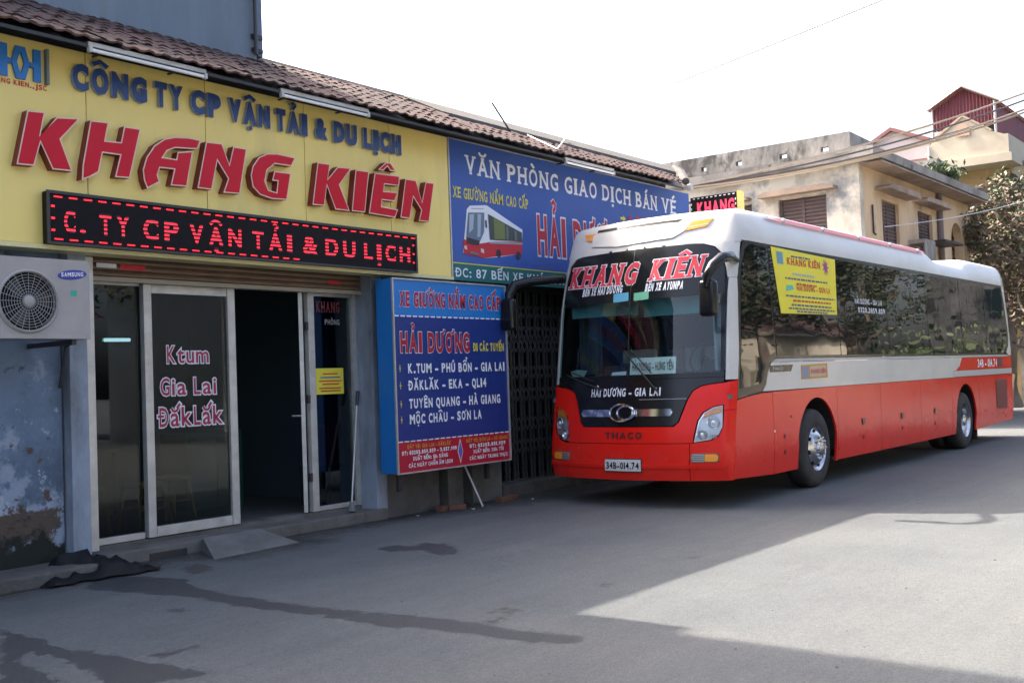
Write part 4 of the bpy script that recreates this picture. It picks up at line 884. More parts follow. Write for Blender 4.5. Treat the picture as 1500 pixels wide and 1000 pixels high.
bus = thing('coach', (10.6, YC, 0), 'long red and white coach parked beside the shops, company name across its windscreen', 'bus')
P = lambda name, poly, fn, m, d=0.0, t=.02, ga=.12, gb=.12, parent=None, **k: patch(name, poly, fn, m, parent or bus, d=d, t=t, ga=ga, gb=gb, **k)
def arc(cx, cz, r_, a0, a1, n=14): return [(cx + r_*math.cos(a0+(a1-a0)*i/n), cz + r_*math.sin(a0+(a1-a0)*i/n)) for i in range(n+1)]

# chassis box and interior
part('chassis', M_under, bus, lambda b: (b.box(11.15, 12.62, 5.58, 7.86, .34, 1.22), b.box(14.12, 19.32, 5.58, 7.86, .34, 1.22), b.box(20.98, 23.4, 5.58, 7.86, .38, 1.22), b.box(12.62, 20.98, 6.1, 7.34, .34, 1.22)))
part('floor', M_int, bus, lambda b: b.box(11.0, 23.4, 5.50, 7.94, 1.22, 1.27))
part('bulkhead', M_int, bus, lambda b: b.box(14.2, 14.24, 5.55, 7.89, 1.27, 3.0))

# front panels
P('bumper', [(-.885,.32),(.80,.32),(.805,.735),(-.89,.735)], FM, M_bred_, t=.03)
P('bumper_corner', [(.808,.32),(1.25,.32),(1.25,1.10),(1.16,1.10),(1.157,.905),(1.118,.815),(1.035,.765),(.85,.738),(.812,.735)], FM, M_bred_, t=.03)
P('bumper_corner', [(-.893,.32),(-1.25,.32),(-1.25,1.10),(-1.16,1.10),(-1.157,.905),(-1.118,.815),(-1.035,.765),(-.93,.738),(-.897,.735)], FM, M_bred_, t=.03)
P('front_panel', [(-.86,.742),(.84,.742),(.845,.80),(.88,.99),(.935,1.085),(1.04,1.145),(1.155,1.165),(1.155,1.105),(1.25,1.105),(1.25,1.43),(1.14,1.405),(1.0,1.39),(.90,1.37),(.82,1.32),(.765,1.22),(.72,1.09),(.68,.975),(.62,.925),
     (-.62,.925),(-.68,.975),(-.72,1.09),(-.765,1.22),(-.82,1.32),(-.90,1.37),(-1.0,1.39),(-1.14,1.405),(-1.25,1.43),(-1.25,1.105),(-1.155,1.105),(-1.155,1.165),(-1.04,1.145),(-.935,1.085),(-.88,.99),(-.845,.80)], FM, M_bred_, t=.03)
P('bumper_lip', [(-1.2,.46),(1.2,.46),(1.2,.50),(-1.2,.50)], FM, M_bred_, d=.012, t=.02)
P('black_mask', [(.60,.935),(.665,.98),(.705,1.10),(.75,1.225),(.808,1.33),(.895,1.382),(1.0,1.402),(1.14,1.418),(1.14,1.47),(-1.14,1.47),(-1.14,1.418),(-1.0,1.402),(-.895,1.382),(-.808,1.33),(-.75,1.225),(-.705,1.10),(-.665,.98),(-.60,.935)], FM, M_bblk, d=-.004)
P('mask_line', [(.18,1.238),(.75,1.238),(.75,1.243),(.18,1.243)], FM, M_bsil, d=0, t=.004)
put_text('lettering', 'HẢI DƯƠNG - GIA LAI', -.512, .445, 1.285, .093, FM, M_wprint, bus, d=.004, bold=.03, ga=.1, gap=.12)
bar_ = P('chrome_bar', [(-.625,1.048),(.575,1.048),(.60,1.09),(.575,1.13),(-.625,1.13),(-.65,1.09)], FM, M_chr, d=.008, t=.012)
def emblem(b):
    for cx_, rx, rz in ((-.035, .155, .098), (.03, .115, .078)):
        b.tube([FM(cx_+rx*math.cos(k*math.pi/18), 1.092+rz*math.sin(k*math.pi/18), .03) for k in range(37)], .012, 6, cap=False)
P('emblem_disc', [(-.035+.155*math.cos(k*math.pi/14), 1.092+.098*math.sin(k*math.pi/14)) for k in range(28)], FM, M_bblk, d=.018, t=.012)
part('emblem', M_chr, bus, emblem, smooth=True)
put_text('maker_name', 'THACO', -.25, .245, .80, .072, FM, mat('dark_chrome', (.16, .05, .05), .3, .6), bus, d=.008, t=.006, bold=.03, gap=.16, ga=.1)
np_ = P('number_plate', [(-.235,.425),(.243,.425),(.243,.557),(-.235,.557)], FM, mat('plate_white', (.62, .62, .60), .5), d=.022, t=.008)
put_text('plate_number', '34B-014.74', -.215, .223, .452, .078, FM, M_black, np_, d=.026, bold=.02, ga=.1, gap=.12)
P('plate_frame', [(-.245,.415),(.253,.415),(.253,.567),(-.245,.567)], FM, M_dark, d=.013, t=.01)

def headlight(s):
    pol = [(.852,.747),(.865,.838),(.895,.99),(.945,1.075),(1.045,1.135),(1.142,1.155),(1.148,.912),(1.11,.826),(1.026,.775)]
    pol = [(s*a, z) for a, z in pol]
    h = P('headlight', pol, FM, mat('lamp_bowl', (.62, .63, .65), .28, .55), d=-.028, t=.01, ga=.06, gb=.06)
    for (cx_, cz, r_) in ((1.055, .965, .072), (.94, .835, .060)):
        p = Vector(FM(s*cx_, cz, -.024)); nn = (Vector(FM(s*cx_, cz, .1)) - Vector(FM(s*cx_, cz, 0))).normalized(); rot = nn.to_track_quat('Z', 'Y').to_matrix()
        b = MB(); b.lathe([(r_, .018), (r_*.98, .024), (r_*.86, .018), (r_*.7, .004), (r_*.45, -.004), (.0005, -.006)], 24, (0, 0, 0), 'z'); b.v = [tuple(rot @ Vector(v) + p) for v in b.v]
        b.build('reflector', M_chr, h, smooth=True, angle=60)
        b = MB(); b.lathe([(r_*.42, .0), (r_*.36, .02), (r_*.2, .03), (.0005, .032)], 18, (0, 0, 0), 'z'); b.v = [tuple(rot @ Vector(v) + p) for v in b.v]
        b.build('bulb_lens', mat('clear_lens', (.75, .8, .82), .1, coat=.5), h, smooth=True, angle=60)
    P('indicator', [(s*a, z) for a, z in ((.945,1.060),(1.045,1.12),(1.137,1.140),(1.134,1.078),(1.04,1.055),(.94,1.015))], FM, M_amb, d=-.012, t=.008, parent=h, ga=.06)
    P('trim', [(s*a, z) for a, z in ((.866,.79),(.875,.79),(.905,.98),(.955,1.055),(.945,1.06),(.895,.985))], FM, M_chr, d=-.010, t=.01, parent=h, ga=.05, gb=.05)
    for k_ in range(5): P('fin', [(s*(1.0+.02*k_), .79), (s*(1.012+.02*k_), .79), (s*(1.012+.02*k_), .83), (s*(1.0+.02*k_), .83)], FM, M_chr, d=-.016, t=.01, parent=h, ga=None, gb=None)
    P('lens', pol, FM, glass_mat('lamp_cover', (.92, .95, .96), .02, .04, .7), d=-.002, t=0, parent=h, ga=.06, gb=.06)
headlight(1); headlight(-1)
def fog(s):
    f = P('fog_lamp', [(s*a, z) for a, z in ((.818,.58),(.835,.626),(1.097,.628),(1.128,.60),(1.125,.55),(1.095,.525),(.832,.525))], FM, mat('fog_frame', (.16, .10, .06), .4), d=.006, t=.02, ga=.06)
    P('clear_lens', [(s*a, z) for a, z in ((.83,.58),(.845,.617),(.965,.617),(.965,.536),(.842,.536))], FM, mat('fog_glass', (.45, .46, .46), .2, .5), d=.010, t=.006, parent=f, ga=.05)
    P('amber_lens', [(s*a, z) for a, z in ((.972,.617),(1.09,.617),(1.112,.595),(1.11,.552),(1.088,.536),(.972,.536))], FM, M_amb, d=.010, t=.006, parent=f, ga=.05)
    for k_ in range(3): P('louvre', [(s*.84, .55+.022*k_), (s*.96, .55+.022*k_), (s*.96, .557+.022*k_), (s*.84, .557+.022*k_)], FM, M_dark, d=.014, t=.004, parent=f, ga=.05)
fog(1); fog(-1)
# windscreen
WS = [(-1.14,1.475),(1.14,1.475),(1.135,2.3),(1.10,2.70),(1.055,2.88),(.97,2.97),(.84,3.015),(.6,3.035),(.27,3.045),(-.27,3.05),(-.54,3.045),(-.84,3.03),(-.97,3.0),(-1.055,2.93),(-1.10,2.75),(-1.135,2.3)]
wsc = P('windscreen', WS, FM, M_ws, d=-.006, t=0)
P('screen_band', [(-1.125,2.39),(1.125,2.42),(1.10,2.70),(1.055,2.88),(.97,2.97),(.84,3.015),(.6,3.035),(.27,3.045),(-.27,3.05),(-.54,3.045),(-.84,3.03),(-.97,3.0),(-1.055,2.93),(-1.10,2.75)], FM, M_bblk, d=-.003, t=0, parent=wsc)
P('screen_border', [(-1.14,1.475),(1.14,1.475),(1.14,1.53),(-1.14,1.53)], FM, M_bblk, d=-.003, t=0, parent=wsc)
P('screen_border', [(1.10,1.53),(1.14,1.53),(1.137,2.30),(1.125,2.44),(1.09,2.44)], FM, M_bblk, d=-.003, t=0, parent=wsc)
P('screen_border', [(-1.11,1.53),(-1.14,1.53),(-1.137,2.30),(-1.125,2.44),(-1.10,2.44)], FM, mat('green_edge', (.10, .20, .18), .2), d=-.003, t=0, parent=wsc)
P('screen_seal', [(-.006,1.5),(.006,1.5),(.006,3.03),(-.006,3.03)], FM, M_rub, d=.001, t=.004, parent=wsc)
M_kk = mat('screen_red_print', (.62, .03, .05), .45)
for s, a0, a1, z0, cp, sl in (('KHANG', -1.035, .07, 2.652, .245, -.03), ('KIÊN', .235, .86, 2.642, .235, 0.02)):
    put_text('name_outline', s, a0, a1, z0, cp, FM, M_wprint, wsc, d=.000, bold=.045, grow=.04, serif=.07, gap=.09, slant=.22, ga=.1, slope=sl)
    put_text('name', s, a0, a1, z0, cp, FM, M_kk, wsc, d=.003, bold=.045, serif=.07, gap=.09, slant=.22, ga=.1, slope=sl)
put_text('lettering', 'BẾN XE HẢI DƯƠNG', -.765, -.125, 2.52, .088, FM, M_wprint, wsc, d=.003, bold=.05, slant=.12, ga=.1)
put_text('lettering', 'BẾN XE AYUNPA', .19, .655, 2.508, .09, FM, M_wprint, wsc, d=.003, bold=.055, slant=.12, ga=.1)
P('sticker', [(-.24,2.40),(-.022,2.41),(-.028,2.512),(-.245,2.508)], FM, mat('sky_sticker', (.10, .38, .55), .5), d=.001, t=0, parent=wsc)
P('sticker', [(.052,2.402),(.248,2.41),(.242,2.505),(.048,2.495)], FM, mat('mint_sticker', (.14, .45, .28), .5), d=.001, t=0, parent=wsc)
for k_, (s, a0, a1) in enumerate((('THẺ', -.18, -.08), ('VÉ', .10, .20))): pass
# wipers
def wiper(a0, z0, a1, z1):
    w_ = part('wiper', M_rub, bus, lambda b: b.tube([FM(a0+(a1-a0)*t_/8, z0+(z1-z0)*t_/8, .035+.02*math.sin(t_*.39)) for t_ in range(9)], [.012]*4+[.009]*5, 6))
    part('blade', M_rub, w_, lambda b: b.tube([FM(a1+.10-.0*t_, z1-.38+t_*.09, .022) for t_ in range(9)], .008, 5) if False else b.tube([FM(a1+.02+(a0-a1)*.62*t_/8+.05, z1+.03+(z0-z1)*.62*t_/8, .020) for t_ in range(9)], .007, 5))
wiper(.42, 1.33, -.02, 1.80); wiper(-.30, 1.36, -.95, 1.56)
# A pillars
P('pillar_cover', [(1.155,1.44),(1.25,1.44),(1.25,2.60),(1.15,2.60)], FM, M_bwht, d=0, t=.02)
P('pillar_cover', [(-1.155,1.44),(-1.25,1.44),(-1.25,2.60),(-1.15,2.60)], FM, M_bwht, d=0, t=.02)

P('cap_skirt', [(-1.25,3.07),(-1.25,2.605),(-1.155,2.605),(-1.13,2.75),(-1.085,2.92),(-.985,3.01),(-.84,3.038),(-.54,3.053),(-.27,3.058),(.27,3.053),(.6,3.043),(.845,3.023),(.975,2.98),(1.065,2.89),(1.115,2.72),(1.14,2.605),(1.25,2.605),(1.25,3.07)], FM, M_bwht, d=0, t=.02, ga=.08, gb=.08)
# roof with front cap, pod and rear hump
def hs(x):
    K = [(0, 1.0), (18.55, 1.02), (18.85, .88), (19.15, .66), (20.75, .64), (21.05, .86), (21.4, .98), (23.3, .98), (30, .98)]
    for (x0, h0), (x1, h1) in zip(K, K[1:]):
        if x <= x1:
            t_ = (x-x0)/(x1-x0); t_ = t_*t_*(3-2*t_) if x0 > 0 else t_; return h0 + (h1-h0)*t_
    return .98
LAT = [(1.0, 3.03), (.997, 3.10), (.985, 3.20), (.965, 3.29), (.935, 3.37), (.895, 3.43), (.84, 3.468), (.77, 3.49), (.65, 3.505), (.45, 3.52), (.22, 3.528), (0, 3.53)]
def roofmesh(b):
    stations = [('f', z) for z in (3.03, 3.07, 3.12, 3.18, 3.24, 3.30, 3.35, 3.39, 3.425, 3.455, 3.48, 3.50, 3.515, 3.525)]
    xq = 12.2
    while xq < 18.2: stations.append(('m', xq)); xq += .5
    for xq in (18.3, 18.45, 18.6, 18.72, 18.85, 19.0, 19.15, 19.4, 19.9, 20.4, 20.75, 20.85, 20.95, 21.05, 21.2, 21.4, 21.8, 22.3, 22.8, 23.2, 23.38): stations.append(('m', xq))
    for i_ in range(8): stations.append(('r', i_))
    lat = [(-f, z) for f, z in LAT] + [(f, z) for f, z in reversed(LAT[:-1])]
    rows = []
    W = wd(3.05)
    for kind, v in stations:
        row = []
        for f, z in lat:
            y = f*W; q = abs(f)
            if kind == 'f':
                zz = min(z, v)
                zr = zz; X = xs_(min(zr, 3.42)) + .27*q*q
                if zr > 3.40: X += 5.5*(zr-3.40)**1.5*3
                e = min(1, max(0, (q*W-(W-.09))/.09)); X += .09*(1-math.sqrt(max(0, 1-e*e)))
                row.append((X, YC + y, zz))
            elif kind == 'm':
                row.append((v, YC + y, 3.03 + (z-3.03)*hs(v)))
            else:
                t_ = v/7*math.pi/2; zz = 3.03 + (z-3.03)*hs(23.4)*math.cos(t_)**.6 if v < 7 else 3.03
                row.append((23.38 + .20*math.sin(t_) - .10*q**6, YC + y*(1-.02*math.sin(t_)), zz))
        rows.append(row)
    n = len(lat); b.add([p for r_ in rows for p in r_], [(i*n+j, i*n+j+1, (i+1)*n+j+1, (i+1)*n+j) for i in range(len(rows)-1) for j in range(n-1)])
part('roof', M_bwht, bus, roofmesh, smooth=True, angle=60, weld=True)
P('cap_panel_seam', [(-.755,3.405),(-.72,3.135),(-.27,3.085),(.475,3.12),(.59,3.185),(.66,3.27),(.60,3.405)], FM, M_bsil, d=.006, t=.012)
P('cap_panel', [(-.74,3.405),(-.708,3.143),(-.27,3.094),(.47,3.128),(.58,3.19),(.647,3.27),(.59,3.405)], FM, M_bwht, d=.014, t=.02)
P('air_slot', [(-.66,3.318),(.50,3.325),(.54,3.350),(-.655,3.352)], FM, M_black, d=.017, t=.01)
for s in (1, -1):
    l = P('roof_marker_lamp', [(s*.60,3.20),(s*.84,3.235),(s*.90,3.325),(s*.67,3.31)], FM, M_amb, d=.012, t=.02, ga=.05)
    P('divider', [(s*.63,3.235),(s*.86,3.26),(s*.865,3.268),(s*.635,3.243)], FM, M_bwht, d=.014, t=.006, parent=l, ga=.05)
# red roof stripe with small marker domes
def stripe(b):
    pts = []
    for k_ in range(60):
        x = 12.35 + k_*.105
        zz = 3.03 + (3.405-3.03)*hs(x); pts.append((x, zz))
    for (x0, z0), (x1, z1) in zip(pts, pts[1:]):
        yb, yt = YC - wd(3.05)*.955 - .004, YC - wd(3.05)*.918 - .004; h = .024 if x0 > 12.7 else .024*(x0-12.3)/.4
        b.add([(x0, yb, z0-h), (x1, yb, z1-h), (x1, yt, z1+h), (x0, yt, z0+h)], [(0, 1, 2, 3)])
part('roof_stripe', mat('stripe_red', (.50, .03, .06), .35), bus, stripe)
for x in (12.85, 14.15, 15.5, 16.85, 18.2):
    part('marker_dome', M_chr, bus, lambda b: b.lathe([(.0, -.03), (.025, -.024), (.035, -.008), (.037, .01)], 14, (x, YC - wd(3.05)*.945, 3.03+(3.40-3.03)*hs(x))), smooth=True)

# sides
def side(F, near):
    part('drip_rail', M_bblk, bus, lambda b: b.prism([(11.50,3.022),(23.2,3.022),(23.2,3.05),(11.50,3.05)], F, -.02, .006))
    P('side_glass_band', [(XC(1.2)+.02,1.215),(XC(1.28)+.28,1.25),(11.78,1.285),(11.87,1.36),(11.93,1.50),(12.07,1.635),(12.2,1.668),(22.9,1.668),(23.15,1.72),(23.33,1.84),(23.40,2.0),(23.41,2.2),(23.30,2.75),(23.22,3.03),(11.65,3.055),(11.52,3.02),(XC(2.8)+.02,2.85),(XC(2.5)+.01,2.6),(XC(2.0)+.01,2.0)],
      F, M_bblk, d=0, t=.02, ga=.4, gb=.25)
    xs2 = [12.20, 14.28, 16.25, 18.2, 20.15, 21.75, 23.16]
    for a, b_ in zip(xs2, xs2[1:]):
        last = b_ > 23
        P('window_pane', [(a+.012,2.29),(b_-.012+(.07 if last else 0),2.29),(b_-.012,3.0),(a+.012,3.0)], F, M_bglass, d=.004, t=.004, ga=None, gb=.3)
        P('window_pane', [(a+.012,1.70),(b_-.012-(.25 if last else 0),1.70)] + ([(23.2,1.88),(23.27,2.05)] if last else []) + [(b_-.012+(.09 if last else 0),2.275),(a+.012,2.275)], F, M_bglass, d=.004, t=.004, ga=None, gb=.3)
    P('driver_window', [(XC(1.35)+.05,1.33),(11.70,1.37),(11.80,1.42),(11.86,1.56),(12.0,1.70),(12.17,1.75),(12.17,3.0),(11.70,3.015),(11.58,2.95),(XC(2.7)+.07,2.72)], F, M_bglass, d=.004, t=.004, gb=.3, ga=None)
    P('silver_trim', [(12.12,1.625),(23.28,1.625),(23.15,1.662),(12.2,1.662),(12.08,1.632)], F, M_bsil, d=.002, t=.02, ga=.5)
    P('white_band', [(11.78,1.282),(19.45,1.282),(19.45,1.39),(19.62,1.40),(19.86,1.48),(20.02,1.62),(12.05,1.62),(11.95,1.50),(11.885,1.36)], F, M_bwht, d=0, t=.02, ga=.5)
    P('red_flash', [(19.50,1.395),(23.5,1.395),(23.5,1.64),(23.3,1.62),(20.05,1.62),(19.88,1.47),(19.66,1.40)], F, M_bred_, d=0, t=.02, ga=.5)
    P('silver_trim', [(19.46,1.285),(23.5,1.285),(23.5,1.39),(19.46,1.39)], F, M_bsil, d=.001, t=.02, ga=.5)
    P('rear_corner', [(23.33,1.64),(23.52,1.66),(23.50,2.4),(23.40,3.03),(23.24,3.03),(23.33,2.7),(23.43,2.2),(23.42,2.0),(23.36,1.84),(23.18,1.70)], F, M_bwht, d=0, t=.02, gb=.2)
    A1 = arc(13.38, .50, .655, math.pi-.30, .30, 16); A2 = arc(20.16, .50, .655, math.pi-.30, .30, 16)
    XS = XC(.9)
    P('side_skirt', [(XC(.33),.33),(12.035,.29),(12.035,1.265),(11.8,1.262),(XC(1.2)+.3,1.235),(XC(1.2)+.0,1.20),(XC(.8),.8)], F, M_bred_, t=.03, gb=.15, ga=.3)
    P('side_skirt', [(12.045,.29),(A1[0][0],.29)] + A1 + [(A1[-1][0]+.004,.29),(14.06,.29),(14.06,1.275),(12.045,1.267)], F, M_bred_, t=.03, gb=.15, ga=.3)
    for a, b_ in ((14.07, 15.74), (15.75, 17.60), (17.61, 19.30)):
        P('luggage_door', [(a,.30),(b_-.0,.30),(b_-.0,1.276),(a,1.276)], F, M_bred_, t=.03, gb=.15, ga=.4)
    P('side_skirt', [(19.31,.30),(A2[0][0],.30)] + A2 + [(A2[-1][0]+.004,.30),(21.0,.30),(21.0,1.276),(19.31,1.276)], F, M_bred_, t=.03, gb=.15, ga=.3)
    P('side_skirt', [(21.01,.31),(23.48,.36),(23.52,1.276),(21.01,1.276)], F, M_bred_, t=.03, gb=.15, ga=.3)
    g = P('engine_grille', [(22.18,.62),(23.02,.60),(23.06,1.18),(22.2,1.19)], F, mat('grille_red', (.16, .012, .012), .6), d=.004, t=.02)
    for k_ in range(9): P('slat', [(22.22,.66+k_*.056),(22.99,.645+k_*.056),(22.99,.665+k_*.056),(22.22,.68+k_*.056)], F, MATS['grille_red'], d=.012, t=.01, parent=g, ga=None, gb=None)
    P('vent', [(22.46,1.42),(22.78,1.42),(22.78,1.60),(22.46,1.60)], F, mat('vent_dark', (.08, .012, .014), .6), d=.004, t=.01, ga=None, gb=None)
    for x, z in ((12.34,.72),(12.34,.53),(16.66,.57),(15.0,.54),(18.3,.55)):
        part('flap_lock', mat('lock_red', (.20, .015, .012), .4), bus, lambda b: b.prism([(x+.028*math.cos(k*math.pi/6), z+.028*math.sin(k*math.pi/6)) for k in range(12)], F, .001, .010))
    for x, z in ((15.0,.75),(16.66,.75),(18.3,.75)):
        part('door_handle', M_bblk, bus, lambda b: b.prism([(x-.045,z-.035),(x+.045,z-.035),(x+.045,z+.05),(x-.045,z+.05)], F, .001, .014))
    for x, z in ((12.55,.95),(21.4,.62),(22.7,.52),(12.04,.80)):
        part('side_marker', M_chr if x == 12.04 else MATS['lock_red'], bus, lambda b: b.prism([(x-.015,z-.012),(x+.015,z-.012),(x+.015,z+.012),(x-.015,z+.012)], F, .001, .010))
    # wheel arch linings
    for cx_ in (13.38, 20.16):
        def lin(b):
            pr = arc(cx_, .50, .665, math.pi+.1, -.1, 20); vs = [F(a, c, -.02) for a, c in pr] + [F(a, c, -.60) for a, c in pr]; n_ = len(pr)
            b.add(vs, [(i, i+1, n_+i+1, n_+i) for i in range(n_-1)]); b.add([F(a, c, -.60) for a, c in pr], [tuple(range(n_))])
        part('wheel_arch', M_under, bus, lin)
side(SM, True); side(SL_, False)
# badges on the near side
P('maker_badge', [(12.0,1.50),(12.60,1.505),(12.66,1.585),(12.0,1.58)], SM, M_bblk, d=.006, t=.006, ga=None, gb=None)
put_text('maker_name', 'THACO', 12.06, 12.36, 1.525, .038, SM, M_bsil, bus, d=.009, bold=.03)
stk = P('side_sticker', [(12.91,1.395),(13.77,1.405),(13.77,1.59),(12.91,1.575)], SM, M_orange, d=.004, t=.003, ga=None, gb=None)
P('sticker_print', [(12.93,1.41),(13.14,1.41),(13.14,1.56),(12.93,1.56)], SM, mat('grey_print', (.25, .28, .36), .6), parent=stk, d=.006, t=0, ga=None, gb=None)
P('sticker_print', [(13.18,1.42),(13.72,1.425),(13.72,1.565),(13.18,1.56)], SM, mat('cream_print', (.55, .42, .28), .6), parent=stk, d=.006, t=0, ga=None, gb=None)
put_text('lettering', 'KHANG KIÊN', 13.21, 13.70, 1.465, .055, SM, M_rprint, stk, d=.008, bold=.03)
put_text('side_number', '34B - 014.74', 21.0, 22.36, 1.44, .145, SM, M_wprint, bus, d=.006, bold=.035, gap=.13)
ps = tag(P('side_poster', [(12.42,2.215),(14.24,2.24),(14.33,3.00),(12.27,3.03)], SM, mat('poster_yellow', (.74, .64, .02), .45), d=.010, t=.004, ga=None, gb=.3), None)
put_text('lettering', 'KHANG KIÊN', 12.72, 13.78, 2.84, .085, SM, M_rprint, ps, d=.014, bold=.03, serif=.05, slant=.05)
put_text('lettering', 'HẢI DƯƠNG - SƠN LA', 12.95, 14.05, 2.52, .07, SM, M_rprint, ps, d=.014, bold=.03)
for z, a0, a1, m in ((2.945, 12.85, 13.45, M_navy), (2.72, 12.85, 13.55, mat('pale_blue_print', (.22, .35, .62), .6)), (2.66, 12.62, 14.0, M_navy), (2.60, 12.95, 13.6, M_rprint), (2.44, 12.6, 14.18, M_navy), (2.385, 12.8, 14.05, M_rprint), (2.33, 12.75, 14.05, M_navy), (2.285, 12.65, 14.15, M_navy), (2.25, 12.9, 13.9, M_navy)):
    x = a0; rr_ = random.Random(int(z*1000))
    while x < a1:
        l_ = rr_.uniform(.04, .13); patch('print_line', [(x, z-.010), (min(x+l_, a1), z-.010), (min(x+l_, a1), z+.012), (x, z+.012)], SM, m, ps, d=.014); x += l_ + .025
star = [(13.96 + (.13 if k % 2 == 0 else .055)*math.cos(k*math.pi/9)*.9, 2.87 + (.13 if k % 2 == 0 else .055)*math.sin(k*math.pi/9)) for k in range(18)]
P('star_print', star, SM, mat('violet_print2', (.30, .02, .22), .5), parent=ps, d=.014, t=0, ga=None, gb=None)
P('logo_print', [(12.42,2.83),(12.60,2.83),(12.60,2.98),(12.42,2.98)], SM, mat('logo_teal', (.12, .28, .40), .6), parent=ps, d=.014, t=0, ga=None, gb=None)
P('logo_print', [(12.62,2.50),(12.86,2.53),(12.82,2.58),(12.64,2.57)], SM, mat('bus_print', (.08, .50, .40), .6), parent=ps, d=.014, t=0, ga=None, gb=None)
for z, a0, a1, s in ((2.42, 14.95, 16.05, 'HẢI DƯƠNG - GIA LAI'), (2.30, 15.05, 16.15, '0320.3859.859')):
    put_text('window_lettering', s, a0, a1, z, .075, SM, mat('faint_print', (.62, .63, .66), .6), bus, d=.010, bold=.03)
# rear
RM = lambda a, z, d=0.0: (23.52 + d, YC + a, z)
P('rear_panel', [(-1.22,.40),(1.22,.40),(1.22,1.64),(-1.22,1.64)], RM, M_bred_, t=.03, ga=None, gb=None)
P('rear_upper', [(-1.2,1.65),(1.2,1.65),(1.17,3.05),(-1.17,3.05)], RM, M_bwht, t=.03, ga=None, gb=None)
P('rear_window', [(-.95,2.1),(.95,2.1),(.9,2.8),(-.9,2.8)], RM, M_bglass, d=.006, t=.01, ga=None, gb=None)
for s in (1, -1): P('tail_lamp', [(s*.95,.9),(s*1.15,.9),(s*1.15,1.35),(s*.95,1.35)], RM, mat('tail_red', (.4, .01, .01), .2), d=.01, t=.01, ga=None, gb=None)

# wheels
def wheel(cx_, sgn, dish, dual=False):
    yo = YC + sgn*(-1.215); ax = -sgn       # outward direction is -Y on the near side (sgn=1)
    w_ = bpy.data.objects.new('wheel', None); COL.objects.link(w_); w_.parent = bus; w_.location = Vector((cx_, yo, .505)) - origin(bus)
    c = (cx_, yo, .505); t_ = 1 if sgn == 1 else -1
    prof = [(.285, .01), (.30, -.005), (.36, -.012), (.43, -.006), (.475, .012), (.497, .04), (.505, .075), (.505, .21), (.49, .25), (.44, .27), (.32, .275), (.285, .26)]
    part('tyre', M_tyre, w_, lambda b: (b.lathe(prof, 48, c, 'y', sgn=t_), [b.lathe([(.506, y), (.507, y+.008), (.506, y+.016)], 48, c, 'y', sgn=t_) for y in (.09, .125, .16)]), smooth=True, angle=40)
    if dual: part('inner_tyre', M_tyre, w_, lambda b: b.lathe([(r_, h+.31) for r_, h in prof], 40, c, 'y', sgn=t_), smooth=True, angle=40)
    if not dish:
        rp_ = [(.292, -.008), (.285, .0), (.277, .025), (.262, .035), (.235, .018), (.20, -.012), (.165, -.035), (.135, -.045), (.10, -.046), (.092, -.075), (.06, -.088), (.0005, -.09)]
    else:
        rp_ = [(.292, -.008), (.285, .0), (.272, .05), (.262, .13), (.235, .16), (.20, .165), (.16, .155), (.13, .14), (.105, .10), (.10, .02), (.075, .0), (.0005, -.005)]
    rim = part('rim', M_rim, w_, lambda b: b.lathe(rp_, 40, c, 'y', sgn=t_), smooth=True, angle=45)
    yh = (.012 if not dish else .155)
    for k_ in range(8):
        a = k_*math.pi/4 + .2; p = (cx_+.215*math.cos(a), yo, .505+.215*math.sin(a))
        ca, sa = math.cos(a), math.sin(a)
        part('rim_hole', M_black, w_, lambda b: b.prism([(p[0] + .034*math.cos(q_)*ca - .027*math.sin(q_)*sa, p[2] + .034*math.cos(q_)*sa + .027*math.sin(q_)*ca) for q_ in [k*math.pi/7 for k in range(14)]],
             lambda u, v, d: (u, yo + t_*(yh - .006 - d - (.006 if not dish else 0)), v), -.012, .004 if not dish else .008))
    nut = None; yn = (-.045 if not dish else .145)
    for k_ in range(10):
        a = k_*math.pi/5; q = (cx_+.135*math.cos(a), yo + t_*yn, .505+.135*math.sin(a))
        part('wheel_nut', M_chr, w_, lambda b: b.lathe([(.014, 0), (.014, -.028), (.009, -.034), (.0005, -.034)], 6, q, 'y', sgn=t_))
wheel(13.38, 1, False); wheel(13.38, -1, False); wheel(20.16, 1, True, True); wheel(20.16, -1, True, True)
for s in (1, -1):
    part('mud_flap', M_rub, bus, lambda b: b.box(20.86, 20.88, YC - s*1.22 - .0, YC - s*.66, .12, .55) if s > 0 else b.box(20.86, 20.88, YC+.66, YC+1.22, .12, .55))
part('axle', M_under, bus, lambda b: (b.tube([(13.38, 5.8, .5), (13.38, 7.64, .5)], .06), b.tube([(20.16, 5.8, .5), (20.16, 7.64, .5)], .09)))

